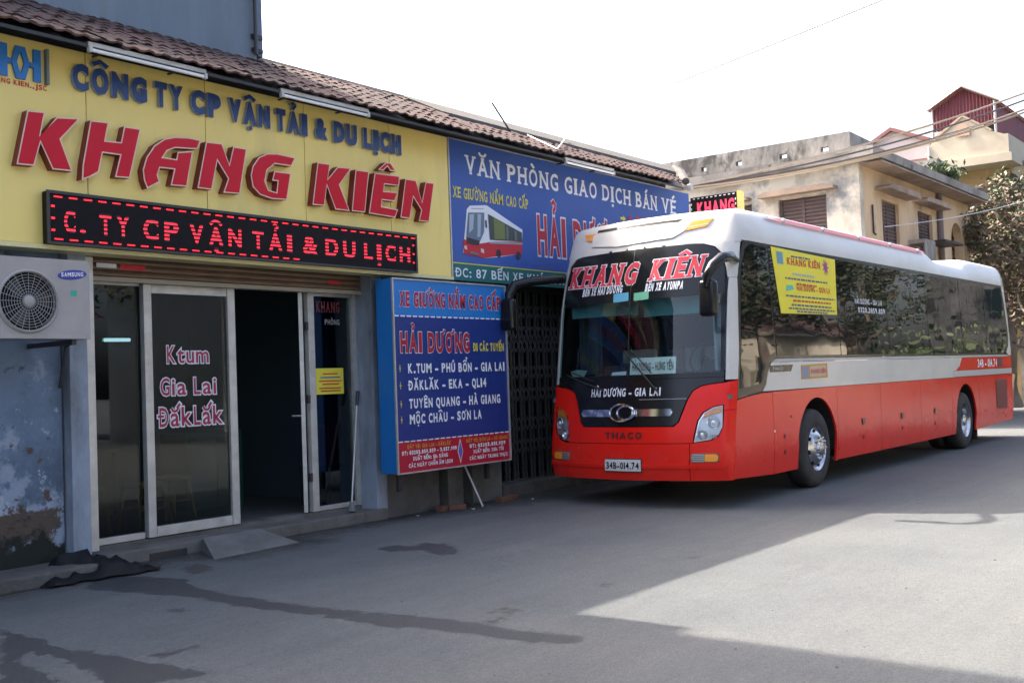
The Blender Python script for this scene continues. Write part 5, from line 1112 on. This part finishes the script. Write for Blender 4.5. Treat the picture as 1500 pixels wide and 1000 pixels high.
# mirrors
def mirror(s):
    Y = lambda a: YC - s*a
    m_ = part('mirror_arm', M_bblk, bus, lambda b: b.tube([(11.35, Y(1.18), 2.80), (11.15, Y(1.24), 2.80), (10.90, Y(1.34), 2.80), (10.66, Y(1.36), 2.77), (10.53, Y(1.31), 2.68), (10.50, Y(1.25), 2.56), (10.52, Y(1.24), 2.46)] if s > 0 else
          [(11.35, Y(1.18), 2.78), (11.15, Y(1.25), 2.78), (10.90, Y(1.42), 2.76), (10.66, Y(1.52), 2.70), (10.58, Y(1.54), 2.58), (10.56, Y(1.54), 2.46)], [.045, .055, .058, .062, .058, .05, .045][:7 if s > 0 else 6], 12), smooth=True, angle=60)
    cy = Y(1.235) if s > 0 else Y(1.53)
    bm = bmesh.new(); bmesh.ops.create_cube(bm, size=1)
    for v in bm.verts: v.co = Vector((v.co.x*.12, v.co.y*.20, v.co.z*.40))
    bmesh.ops.bevel(bm, geom=bm.edges[:], offset=.045, segments=4, affect='EDGES', profile=.5)
    for v in bm.verts: v.co = Vector((10.55 + v.co.x + .03*v.co.z, cy + v.co.y*(1 - .15*v.co.z), 2.335 + v.co.z))
    b = MB().frombm(bm) ; h = b.build('mirror_head', M_bblk, m_, smooth=True, angle=60)
    part('mirror_glass', M_chr, m_, lambda b: b.box(10.612, 10.618, cy-.07, cy+.07, 2.20, 2.48))
mirror(1); mirror(-1)

# inside the cab
M_cur = mat('curtain_grey', (.58, .68, .76), .9, col2=(.42, .50, .56), scale=6, stretch=(1, 8, .3))
part('dashboard', mat('dash_grey', (.035, .04, .042), .8), bus, lambda b: b.prism([(10.98, 1.30), (11.5, 1.30), (11.55, 1.44), (11.35, 1.52), (11.02, 1.50)], lambda a, c, d: (a + .0, YC - 1.05 + d, c), 0, 2.1))
def curtain(y0, y1, x, z0, z1, nm='curtain', m=None):
    def f(b):
        n = 28; vs = []
        for i in range(n+1):
            t_ = i/n; yy = y0 + (y1-y0)*t_; xx = x + .03*math.sin(t_*30) + .02*math.sin(t_*13+1); vs += [(xx, yy, z0), (xx, yy, z1)]
        b.add(vs, [(2*i, 2*i+2, 2*i+3, 2*i+1) for i in range(n)])
    return part(nm, m or M_cur, bus, f, smooth=True, angle=80)
curtain(YC-1.10, YC-.82, 11.45, 1.55, 2.85)
curtain(YC+.80, YC+1.12, 11.50, 1.55, 2.9, m=mat('curtain_dark', (.05, .08, .09), .9))
part('sun_visor', mat('visor_teal', (.10, .34, .36), .6), bus, lambda b: (b.box(11.20, 11.215, YC+.05, YC+1.02, 2.26, 2.45), b.box(11.20, 11.215, YC-1.0, YC-.03, 2.22, 2.45)))
def seat(cx_, cy, lab=None):
    s_ = part('seat', mat('seat_cloth', (.05, .09, .16), .85, col2=(.03, .05, .09), scale=12), bus, lambda b: (b.bbox(cx_, cx_+.5, cy-.24, cy+.24, 1.50, 1.68, .04), b.bbox(cx_+.42, cx_+.56, cy-.24, cy+.24, 1.62, 2.25, .05), b.bbox(cx_+.44, cx_+.54, cy-.14, cy+.14, 2.27, 2.45, .04)), smooth=True)
seat(11.95, YC-.62); seat(12.1, YC+.70)
part('steering_wheel', M_rub, bus, lambda b: (b.tube([(11.62+.10*math.cos(k*math.pi/12)*.8, YC-.62+.22*math.sin(k*math.pi/12), 1.70+.20*math.cos(k*math.pi/12)) for k in range(25)], .016, 6, cap=False), b.tube([(11.62, YC-.62, 1.70), (11.45, YC-.62, 1.48)], .03)))
for (x, y) in ((12.9, -.85), (12.9, .85), (13.6, -.85), (13.6, .85), (13.1, 0)):
    for z in (1.45, 2.20):
        part('berth', MATS['seat_cloth'], bus, lambda b: b.bbox(x-.35, x+.35, YC+y-.27, YC+y+.27, z, z+.14, .04))
        part('berth_head', M_cur, bus, lambda b: b.bbox(x-.40, x-.30, YC+y-.27, YC+y+.27, z+.1, z+.42, .03))
cd = part('route_card', mat('card_cyan', (.85, .97, .98), .6), bus, lambda b: b.prism([(.012,1.50),(.598,1.50),(.598,1.725),(.018,1.725)], lambda a, z, d: FM(a, z, -.03 - d), 0, .004))
put_text('lettering', 'HẢI DƯƠNG - HƯNG YÊN', .045, .57, 1.575, .095, FM, mat('card_red', (.10, .01, .02), .6), cd, d=-.026, bold=.015, ga=.1)
part('paper', MATS['card_cyan'], bus, lambda b: b.prism([(-.29,1.50),(-.05,1.50),(-.05,1.575),(-.25,1.57)], lambda a, z, d: FM(a, z, -.05 - d), 0, .003))
part('paper', mat('paper_green', (.30, .48, .44), .7), bus, lambda b: b.prism([(-.95,1.53),(-.76,1.50),(-.68,1.60),(-.85,1.615),(-1.0,1.60)], lambda a, z, d: FM(a, z, -.06 - d), 0, .003))
part('window_light_patch', mat('window_light_yellow', (.60, .62, .30), .7), bus, lambda b: b.box(12.0, 12.01, YC-1.05, YC-.80, 1.85, 2.15))  # yellow sheet stands in for daylight showing through the cab side window
# ------------------------------------------------------------------ old yellow building behind the coach
M_oldf = mat('old_lime_plaster', (.70, .64, .52), .9, col2=(.46, .40, .32), scale=.9, thr=(.46, .60), bump=.4, bscale=8, col3=(.30, .30, .29), scale3=.8, thr3=(.55, .64))
M_olds = mat('old_ochre_plaster', (.68, .49, .30), .9, col2=(.56, .40, .25), scale=1.1, thr=(.44, .62), bump=.3, bscale=8, col3=(.24, .19, .15), scale3=.9, thr3=(.62, .74), stretch=(1, 1, .45))
M_corn = mat('cornice_cement', (.34, .31, .275), .95, col2=(.20, .185, .17), scale=1.2, thr=(.42, .62), bump=.5, bscale=9, col3=(.10, .095, .09), scale3=2.0, thr3=(.60, .70))
M_grim = mat('grimy_cement', (.31, .295, .27), .95, col2=(.16, .155, .145), scale=1.1, thr=(.38, .60), bump=.5, bscale=9, col3=(.065, .062, .06), scale3=1.7, thr3=(.51, .62), stretch=(1, 1, .6))
M_soff = mat('stained_soffit', (.42, .31, .23), .95, col2=(.20, .15, .12), scale=.8, thr=(.4, .65))
M_shu = mat('brown_louvre', (.115, .075, .068), .8, col2=(.15, .105, .095), scale=3)
ob = thing('colonial_building', (30, 12, 0), 'old weathered flat roofed yellow building with grimy parapet and brown shutters behind the coach', 'building')
BX, BY = 26.0, 9.3
def wall_front(b):      # -X face with two window openings
    ys = [BY, 10.15, 11.42, 12.15, 12.95, 19.0]; zs = [0, 4.35, 5.86, 6.55]
    for i in range(5):
        for j in range(3):
            if (i in (1, 3)) and j == 1: continue
            b.box(BX, BX+.25, ys[i], ys[i+1], zs[j], zs[j+1])
part('front_wall', M_oldf, ob, wall_front)
def wall_side(b):
    xs3 = [BX+.252, 27.55, 28.85, 30.45, 31.75, 33.55, 34.75, 35.55]; zs = [0, 3.9, 5.78, 6.55]
    for i in range(7):
        for j in range(3):
            if (i in (1, 3)) and j == 1: continue
            if i == 5 and j == 1: continue
            b.box(xs3[i], xs3[i+1], BY, BY+.25, zs[j], zs[j+1])
    # arch head
    n = 10; cx_, r_, z0 = 34.15, .60, 5.22
    for k_ in range(n):
        a0, a1 = math.pi*k_/n, math.pi*(k_+1)/n
        p0 = (cx_+r_*math.cos(a0), z0+.56*math.sin(a0)); p1 = (cx_+r_*math.cos(a1), z0+.56*math.sin(a1))
        b.prism([p0, (p0[0], 5.78), (p1[0], 5.78), p1], lambda a, c, d: (a, BY+d, c), 0, .25)
part('side_wall', M_olds, ob, wall_side)
part('rear_walls', M_olds, ob, lambda b: (b.box(35.3, 35.55, BY+.25, 19, 0, 6.55), b.box(BX, 35.5, 18.8, 19.05, 0, 6.55), b.box(BX+.3, 35.3, 13.5, 13.7, 0, 6.5)))
part('roof_slab', M_grim, ob, lambda b: (b.box(BX-.0, 35.6, BY, 19.0, 6.552, 6.66)))
part('cornice', M_corn, ob, lambda b: b.prism([(0,0),(.58,.06),(.60,.26),(.0,.32)], lambda a, c, d: (d, BY-.001-a, 6.50+c), BX-.62, 35.75))
part('cornice', M_corn, ob, lambda b: b.prism([(0,0),(.35,.05),(.37,.24),(.0,.30)], lambda a, c, d: (BX-.001-a, d, 6.50+c), BY-.0, 19.0))
part('soffit', M_soff, ob, lambda b: b.box(BX+.0, 35.6, BY-.58, BY-.003, 6.47, 6.50))
def parapet(b):
    ys = [BY+.2, 10.05, 10.25, 11.15, 11.35, 12.4, 12.58, 13.45, 13.6, 19]
    for i in range(9):
        if i % 2 == 0: b.box(BX+.05, BX+.22, ys[i], ys[i+1], 6.83, 7.33)
        else: b.box(BX+.05, BX+.22, ys[i], ys[i+1], 6.83, 6.93); b.box(BX+.05, BX+.22, ys[i], ys[i+1], 7.05, 7.33)
part('parapet', M_grim, ob, parapet)
part('parapet_side', M_grim, ob, lambda b: (b.prism([(BX+.22,6.84),(BX+.22,7.33),(27.7,7.30),(28.1,6.98),(33.0,6.95),(33.0,6.84)], lambda a, c, d: (a, BY+.2+d, c), 0, .18)))
part('roof_box', mat('roof_box_cement', (.34, .33, .30), .9, col2=(.2, .19, .18), scale=1.2), ob, lambda b: b.box(33.2, 34.9, BY+.2, BY+1.6, 6.66, 7.66))
tag(MB().build('x', M_grim) if False else ob, None)
def canopy(b, cx_, L_, axis):
    if axis == 'side': b.prism([(cx_-L_/2, 6.02), (cx_-L_/2+.25, 6.10), (cx_+L_/2-.2, 6.10), (cx_+L_/2, 6.0), (cx_+L_/2, 5.95), (cx_-L_/2, 5.97)], lambda a, c, d: (a, BY - d, c), 0.001, .40)
    else: b.prism([(cx_-L_/2, 6.02), (cx_-L_/2+.25, 6.08), (cx_+L_/2-.2, 6.08), (cx_+L_/2, 6.0), (cx_+L_/2, 5.93), (cx_-L_/2, 5.95)], lambda a, c, d: (BX - d, a, c), 0.001, .30)
part('window_canopy', M_soff, ob, lambda b: canopy(b, 28.3, 2.5, 'side'))
part('window_canopy', M_soff, ob, lambda b: canopy(b, 31.2, 2.3, 'side'))
part('window_canopy', M_soff, ob, lambda b: canopy(b, 10.85, 2.0, 'front'))
part('window_canopy', M_soff, ob, lambda b: canopy(b, 12.75, 1.2, 'front'))
def louvre_window(x0, x1, z0, z1, fn):
    w_ = part('window', M_shu, ob, lambda b: (b.prism([(x0,z0),(x1,z0),(x1,z1),(x0,z1)], fn, -.16, -.13), b.prism([((x0+x1)/2-.03,z0),((x0+x1)/2+.03,z0),((x0+x1)/2+.03,z1),((x0+x1)/2-.03,z1)], fn, -.128, -.09),
        [b.prism([(a,z0),(a+.05,z0),(a+.05,z1),(a,z1)], fn, -.128, -.08) for a in (x0, x1-.05)]))
    z = z0 + .06
    while z < z1 - .04:
        for a, c in ((x0+.06, (x0+x1)/2-.035), ((x0+x1)/2+.035, x1-.06)):
            part('slat', M_shu, w_, lambda b: b.prism([(a,z),(c,z),(c,z+.05),(a,z+.05)], fn, -.125, -.10))
        z += .095
FS = plane_y(BY); FF = lambda a, z, d=0: (BX - d, a, z)
louvre_window(10.17, 11.40, 4.37, 5.84, FF); louvre_window(12.17, 12.93, 4.37, 5.84, FF)
louvre_window(27.57, 28.83, 3.92, 5.76, FS); louvre_window(30.47, 31.73, 3.92, 5.76, FS)
part('arched_recess', M_olds, ob, lambda b: (b.box(33.5, 34.85, BY+.9, BY+.95, 3.7, 5.9)))
part('arch_railing', M_shu, ob, lambda b: ([b.tube([(33.65+k*.13, BY+.1, 3.9), (33.65+k*.13, BY+.1, 5.3)], .014, 5) for k in range(3)]))
part('downpipe', mat('old_pipe', (.20, .16, .15), .8), ob, lambda b: b.tube([(32.25, BY-.08, 0), (32.25, BY-.08, 6.45)], .09, 10))
part('pipe', M_dark, ob, lambda b: (b.tube([(26.75, BY-.04, 5.55), (26.75, BY-.04, 4.85), (26.9, BY-.04, 4.82)], .025)))
part('balcony_box', M_corn, ob, lambda b: (b.box(29.5, 30.4, BY-.45, BY-.002, 4.78, 4.88), b.box(29.5, 30.4, BY-.45, BY-.42, 4.2, 4.78)))
part('awning_bar', M_dark, ob, lambda b: b.box(30.5, 32.2, BY-.7, BY-.1, 4.86, 4.92))
pot = thing('roof_plant', (31.6, 8.95, 6.85), 'low green weed growing on the flat roof edge', 'plant')

# ------------------------------------------------------------------ yellow house with the red shed
M_cream = mat('cream_paint', (.48, .43, .33), .8, col2=(.40, .35, .27), scale=.6)
M_ochre = mat('house_ochre', (.46, .34, .18), .8, col2=(.40, .30, .16), scale=.8)
M_maroon = mat('maroon_trim', (.22, .095, .09), .7)
M_shed = mat('red_sheet_metal', (.19, .050, .062), .6, col2=(.15, .045, .055), scale=1.2)
M_pane = mat('far_window_glass', (.03, .045, .05), .1)
ho = thing('yellow_house', (44, 10, 0), 'tall cream and ochre house with pointed balcony front', 'building')
HX = 42.0
part('wall', M_ochre, ho, lambda b: b.box(HX+.8, 52, 9.6, 14.6, 0, 9.0))
part('balcony_slab', M_cream, ho, lambda b: b.box(HX-.4, HX+1.2, 9.3, 12.3, 8.75, 9.05))
part('balcony_wall', M_cream, ho, lambda b: (b.box(HX-.3, HX-.1, 9.4, 12.2, 9.055, 9.75), b.box(HX-.1, HX+3.0, 9.4, 9.55, 9.055, 9.75)))
part('gable', M_cream, ho, lambda b: b.prism([(9.55,9.755),(12.15,9.755),(12.0,9.95),(10.95,10.60),(10.0,9.95)], lambda a, c, d: (HX-.28+d, a, c), 0, .15))
part('gable_trim', mat('gable_buff', (.40, .30, .22), .8), ho, lambda b: (b.prism([(11.95,9.93),(12.0,10.0),(10.95,10.70),(10.95,10.61)], lambda a, c, d: (HX-.34+d, a, c), 0, .2), b.prism([(9.98,9.94),(9.95,10.0),(10.95,10.70),(10.95,10.61)], lambda a, c, d: (HX-.34+d, a, c), 0, .2)))
part('crest', mat('crest_red', (.46, .30, .22), .8), ho, lambda b: b.prism([(10.7,9.9),(11.2,9.9),(11.15,10.25),(10.95,10.42),(10.75,10.25)], lambda a, c, d: (HX-.33-d, a, c), 0, .02))
for y0, y1, z0, z1 in ((10.3, 11.3, 7.4, 8.05), (9.75, 10.15, 5.4, 6.6), (10.6, 11.6, 5.4, 6.8), (11.5, 12.2, 7.2, 8.3)):
    w_ = part('window', M_cream, ho, lambda b: b.prism([(y0-.08,z0-.08),(y1+.08,z0-.08),(y1+.08,z1+.08),(y0-.08,z1+.08)], lambda a, c, d: (HX+.80-d, a, c), .001, .05))
    part('pane', M_pane, w_, lambda b: b.prism([(y0,z0),(y1,z0),(y1,z1),(y0,z1)], lambda a, c, d: (HX+.80-d, a, c), .051, .06))
part('water_pipe', M_wprint, ho, lambda b: b.tube([(HX-.35, 12.2, 7.2), (HX-.35, 12.2, 9.7)], .04))
shd = thing('red_roof_shed', (45, 11, 9.8), 'dark red corrugated metal shed standing on top of the yellow house', 'shed')
def corr(p0, p1, zb, ztf, n):
    def f(b):
        nx, ny = (p1[1]-p0[1]), -(p1[0]-p0[0]); l = math.hypot(nx, ny); vs = []
        for i in range(n+1):
            t = i/n; off = .05 if i % 2 else 0
            x, y = p0[0]+(p1[0]-p0[0])*t - nx/l*off, p0[1]+(p1[1]-p0[1])*t - ny/l*off; vs += [(x, y, zb), (x, y, ztf(t))]
        b.add(vs, [(2*i, 2*i+2, 2*i+3, 2*i+1) for i in range(n)])
    return f
part('gable_sheet', M_shed, shd, corr((HX+.6, 12.25), (HX+.6, 10.0), 10.40, lambda t: 11.25 + .60*(t/.52) if t < .52 else 11.85 - .65*((t-.52)/.48), 36))
part('side_sheet', M_shed, shd, corr((HX+.6, 10.0), (HX+9, 10.0), 8.9, lambda t: 11.2, 60))
part('roof_sheet', M_shed, shd, lambda b: (b.add([(HX+.35,9.85,11.18),(HX+9,9.85,11.18),(HX+9,11.1,11.92),(HX+.35,11.1,11.92)], [(0,1,2,3)]), b.add([(HX+.35,11.1,11.92),(HX+9,11.1,11.92),(HX+9,12.4,11.22),(HX+.35,12.4,11.22)], [(0,1,2,3)])))
part('edge_trim', M_alu, shd, lambda b: (b.tube([(HX+.34,9.82,11.18),(HX+.34,11.1,11.93),(HX+.34,12.42,11.22)], .04), b.tube([(HX+.5,12.25,9.8),(HX+.5,12.25,11.25)], .045), b.tube([(HX+.5,10.0,9.8),(HX+.5,10.0,11.2)], .05)))
part('back_wall', M_room, shd, lambda b: b.box(HX+4, HX+4.1, 10.0, 12.25, 9.7, 11.1))
ph = thing('pink_gable_house', (46, 14, 0), 'pale pink gabled house front left of the red shed', 'building')
M_pink = mat('pale_pink_paint', (.62, .52, .50), .8, col2=(.50, .44, .43), scale=.7)
part('wall', M_pink, ph, lambda b: b.prism([(12.25,0),(15.6,0),(15.6,9.55),(14.0,10.55),(13.6,10.55),(12.25,9.95)], lambda a, c, d: (HX+d, a, c), 0, 6))
part('trim', M_maroon, ph, lambda b: (b.prism([(12.2,9.93),(12.2,10.08),(13.65,10.72),(15.7,9.60),(15.7,9.46),(13.65,10.58)], lambda a, c, d: (HX-.2+d, a, c), 0, .5), b.box(HX-.12, HX-.002, 12.25, 15.6, 9.2, 9.34)))
part('grey_block', mat('far_cement', (.40, .42, .42), .9), ph, lambda b: b.box(HX+5, HX+9, 12.4, 15.2, 8, 12.0))
an = thing('tv_antenna', (HX+3, 13.9, 10.5), 'thin television antenna on a pole above the rooftops', 'antenna')
part('mast', M_alu, an, lambda b: b.tube([(HX+3, 14.35, 10.0), (HX+3, 14.35, 11.95)], .025))
part('boom', M_alu, an, lambda b: b.tube([(HX+2.8, 13.9, 11.85), (HX+3.2, 15.0, 11.80)], .02))
part('element', M_alu, an, lambda b: [b.tube([(HX+2.9-.35, 14.0+k*.22, 11.83), (HX+2.9+.35, 14.0+k*.22, 11.83)], .012, 5) for k in range(4)])

# ------------------------------------------------------------------ trees
M_bark = mat('bark', (.15, .12, .095), .95, col2=(.24, .21, .18), scale=3, bump=.8, bscale=14, stretch=(1, 1, .3))
M_l = [mat('leaf_green', (.055, .082, .032), .6, col2=(.08, .11, .04), scale=.9), mat('leaf_brown', (.105, .072, .050), .7, col2=(.15, .105, .075), scale=.8), mat('leaf_olive', (.09, .085, .04), .65), mat('leaf_dry', (.19, .145, .11), .8)]
M_ld = [mat('shade_leaf', (.030, .048, .020), .7, col2=(.045, .065, .026), scale=.9), mat('shade_leaf_brown', (.07, .05, .03), .8)]
def tree(name, base, H, spread, lab, seed, leaves=5000, leafs=.13, mix=(.4, .3, .2, .1), trunk_r=.16, crown_lo=.35, lean=(0, 0), group='street trees', mats=None):
    r = random.Random(seed); t = thing(name, base, lab, 'tree', group)
    bx, by, bz = base; tips = []
    tb_ = MB(); lb_ = MB()
    top = Vector((bx+lean[0]*H, by+lean[1]*H, H*.62))
    tr = [Vector((bx, by, 0))]
    for k in range(1, 6): tr.append(Vector((bx, by, 0)).lerp(top, k/5) + Vector((r.gauss(0, .06), r.gauss(0, .06), 0)))
    tb_.tube(tr, [trunk_r*(1.25 if k == 0 else 1)*(1-.09*k) for k in range(6)], 10)
    def limb(p, d, L_, rad, depth):
        pts = [p]; q = p.copy(); dd = d.copy()
        for k in range(4):
            dd = (dd + Vector((r.gauss(0, .18), r.gauss(0, .18), r.gauss(.05, .12)))).normalized(); q = q + dd*L_/4; pts.append(q.copy())
            if depth <= 1: tips.append((q.copy(), L_*.5))
        lb_.tube(pts, [rad, rad*.85, rad*.7, rad*.55, rad*.4], 6)
        if depth > 0:
            for k in range(3):
                i = r.randint(1, 4); nd = (dd + Vector((r.gauss(0, .7), r.gauss(0, .7), r.gauss(.15, .4)))).normalized(); limb(pts[i], nd, L_*.62, rad*.5, depth-1)
    nl = 8
    for k in range(nl):
        a = k*2.4 + r.uniform(-.3, .3); f = crown_lo + (1-crown_lo)*(k/(nl-1)); p = Vector((bx, by, 0)).lerp(top, min(1, f)); el = .25 + .9*(k/nl)
        limb(p, Vector((math.cos(a), math.sin(a), el)).normalized(), spread*(1.0-.35*k/nl), trunk_r*.45, 2)
    tb_.build('trunk', M_bark, t, smooth=True, angle=60); lb_.build('limbs', M_bark, t, smooth=True, angle=60)
    vs = []; fs = []; mi = []
    for k in range(leaves):
        p, s = tips[r.randrange(len(tips))]; g = r.gauss
        c = p + Vector((g(0, .30), g(0, .30), g(0, .24)))*min(1.2, s+.3); u = Vector((g(0, 1), g(0, 1), g(0, .6))).normalized(); w_ = u.cross(Vector((g(0, 1), g(0, 1), g(0, 1)))).normalized(); sz = leafs*r.uniform(.6, 1.3)
        n_ = len(vs); vs += [c - u*sz, c + w_*sz*.42, c + u*sz, c - w_*sz*.42]; fs.append((n_, n_+1, n_+2, n_+3))
        x = r.random(); m = 0
        for q, pr in enumerate(mix):
            if x < pr: m = q; break
            x -= pr
        mi.append(m)
    b = MB(); b.v = [tuple(v) for v in vs]; b.f = fs; b.m = mi
    o = b.build('crown', mats or M_l, t, kind='stuff'); return t
tree('street_tree', (38.0, 8.75, 0), 9.0, 3.0, 'tall street tree with thin brown and olive leaves right of the coach rear', 21, 9000, .10, (.25, .38, .22, .15), .20, .30, (.0, .02))
tree('street_tree', (40.5, 9.9, 0), 9.0, 2.3, 'leafy green tree crown between the yellow buildings', 22, 7000, .11, (.60, .15, .20, .05), .16, .45)
tree('street_tree', (36.5, 7.9, 0), 7.6, 2.4, 'low brownish tree at the right edge of the photo behind the coach', 23, 7500, .10, (.18, .45, .17, .20), .14, .30, (.01, -.02))
tree('street_tree', (44.0, 8.2, 0), 9.5, 3.0, 'further dark tree behind the brown leaved ones', 24, 7000, .13, (.45, .30, .2, .05), .2, .2)
def tuft(name, x, y, z, n, h, lab, seed, loc_parent=None):
    r = random.Random(seed); b = MB()
    for k in range(n):
        c = Vector((x + r.gauss(0, .5), y + r.gauss(0, .2), z + abs(r.gauss(0, h*.5)))); u = Vector((r.gauss(0, 1), r.gauss(0, 1), r.gauss(.5, 1))).normalized()*.10; w_ = u.cross(Vector((r.gauss(0, 1), r.gauss(0, 1), 0))).normalized()*.035
        b.add([c-u, c+w_, c+u, c-w_], [(0,1,2,3)])
    return b
tuft('x', 31.6, 8.95, 6.85, 800, .26, '', 3).build('leaves', mat('weed_green', (.05, .075, .028), .7), pot, kind='stuff')
# yard wall and bushes far right
yw = thing('yard_wall', (50, 14, 0), 'low grimy yard wall under the trees beyond the coach', 'wall')
part('wall_panel', M_grim, yw, lambda b: (b.box(38.5, 39.0-.3, 9.4, 9.8, 0, .0001) if False else b.box(41, 60, 9.0, 9.25, 0, 2.0)))
part('coping', M_grim, yw, lambda b: b.box(41, 60, 8.95, 9.30, 2.0, 2.1))
bsh = thing('hedge', (46, 6, 0), 'dark bushy greenery closing the street beyond the coach', 'hedge')
def hedge(b):
    r = random.Random(5)
    for k in range(9000):
        c = Vector((52 + r.uniform(0, 3), r.uniform(-8, 9), abs(r.gauss(0, 1.5)))); u = Vector((r.gauss(0, 1), r.gauss(0, 1), r.gauss(0, 1))).normalized()*.22; w_ = u.cross(Vector((r.gauss(0, 1), r.gauss(0, 1), 1))).normalized()*.11
        b.add([c-u, c+w_, c+u, c-w_], [(0,1,2,3)])
part('leaves', M_l[0], bsh, hedge, kind='stuff')
fh = thing('far_house', (58, 4, 0), 'shadowed grey house closing the far end of the street', 'building')
part('wall', M_grim, fh, lambda b: b.box(57, 66, -6, 9, 0, 7)); 
for y in (-3, 0, 3, 6):
    for z in (1.2, 4.4): part('window', M_pane, fh, lambda b: b.box(56.95, 57.0-.002, y, y+1.2, z, z+1.4))

# ------------------------------------------------------------------ overhead wires
def wire(p0, p1, sag, r_, m, lab, name='overhead_cable', grp=None):
    p0, p1 = Vector(p0), Vector(p1); pts = [p0.lerp(p1, k/24) - Vector((0, 0, sag*4*(k/24)*(1-k/24))) for k in range(25)]
    return tag(MB().tube(pts, r_, 6).build(name, m, smooth=True), lab, 'cable', grp)
M_cab1 = mat('pale_cable', (.42, .33, .24), .6); M_cab2 = mat('dark_cable', (.10, .085, .08), .6); M_cabw = mat('white_cable', (.65, .65, .65), .6)
A_ = (15.35, 8.25, 4.52); E1 = (33.2, 1.3, 10.6)
wire(A_, (30.0, 1.9, 9.72), .45, .020, M_cab1, 'upper pale cable of the bundle running from the shop corner to the right', grp='cable bundle')
wire((15.35, 8.25, 4.50), (30.0, 1.9, 9.66), .55, .018, M_cab2, 'dark cable running within the bundle from the shop corner', grp='cable bundle')
wire((15.38, 8.25, 4.46), (30.0, 2.0, 9.36), .62, .020, M_cab1, 'lower pale cable of the bundle sagging across the yellow building', grp='cable bundle')
wire((15.36, 8.27, 4.48), (30.0, 2.0, 9.33), .56, .018, M_cab2, 'lowest dark cable of the bundle ending at the right edge', grp='cable bundle')
wire((15.36, 8.22, 4.49), (30.0, 1.95, 9.62), .70, .016, M_cab1, 'thin pale cable twisting through the bundle', grp='cable bundle')
wire((24.0, 13.1, 8.86), (24.0, 5.3, 10.1), .02, .018, mat('hazy_wire', (.30, .30, .31), .6), 'single thin grey wire crossing the white sky')
wire((27.4, 9.2, 5.05), (37, 7.9, 6.6), .10, .012, M_cabw, 'thin white wire crossing the ochre side wall')
wire((11.6, 8.15, 4.55), (13.9, 9.6, 5.30), .0, .010, M_cabw, 'white wire slanting over the roof tiles from the banner edge')
wire((11.6, 8.15, 4.55), (12.9, 9.9, 5.35), .0, .008, M_cabw, 'shorter white wire beside it slanting over the roof tiles')
tag(MB().tube([(12.0, 9.2, 4.98), (11.75, 9.35, 5.42)], .012, 6).build('roof_rod', M_dark), 'thin dark rod standing up from the tiles near the grey parapet', 'rod')
jb = tag(MB().bbox(15.30, 15.38, 8.18, 8.26, 4.44, 4.54, .01).build('junction_box', M_alu), 'small pale insulator box where the cables leave the shop corner', 'junction box')

# ------------------------------------------------------------------ the other side of the street (seen in the glass)
M_hs1 = mat('opposite_cream', (.58, .54, .44), .85, col2=(.46, .43, .36), scale=.5); M_hs2 = mat('opposite_grey', (.34, .36, .36), .85, col2=(.25, .27, .27), scale=.5)
def opp_house(x0, x1, y1, H, m, lab, nwin):
    t = thing('opposite_house', (x0, y1, 0), lab, 'building', 'houses across the street')
    part('wall', m, t, lambda b: b.box(x0, x1, y1-6, y1, 0, H))
    part('roof', M_tile, t, lambda b: b.add([(x0-.3, y1+.4, H), (x1+.3, y1+.4, H), (x1+.3, y1-3, H+1.6), (x0-.3, y1-3, H+1.6)], [(0,1,2,3)]))
    for k in range(nwin):
        a = x0 + (x1-x0)*(k+.5)/nwin
        for z in ([1.0, 4.2] if H > 5 else [1.0]):
            w_ = part('window', M_cream, t, lambda b: b.box(a-.7, a+.7, y1+.001, y1+.05, z, z+1.7)); part('pane', M_pane, w_, lambda b: b.box(a-.6, a+.6, y1+.051, y1+.06, z+.1, z+1.6))
opp_house(-6, 3, -9, 4.2, M_hs2, 'low grey house across the street behind the viewer', 3)
opp_house(5, 16, -9, 3.6, M_hs1, 'low cream house across the street', 4)
opp_house(20, 30, -8.5, 6.6, M_hs2, 'two storey grey house across the street', 3)
opp_house(38, 50, -7.5, 4.0, M_hs1, 'long cream house further down across the street', 4)
opp_house(-22, -14, 10, 6.0, M_hs2, 'grey house behind the viewer up the street', 3)
for i, (x, y) in enumerate(((6, -5.5), (13, -6), (20, -5), (25, -5.5), (30, -4.6), (35, -5.2), (43, -5), (-12, 2), (-16, -4))):
    tree('roadside_tree', (x, y, 0), 8.5 + (i % 3), 3.0, 'roadside tree on the opposite side of the street, ' + ['first', 'second', 'third', 'fourth', 'fifth', 'sixth', 'seventh', 'first behind the viewer', 'second behind the viewer'][i], 60+i, 6000, .12, (.75, .25), .2, .55, group='trees across the street', mats=M_ld)
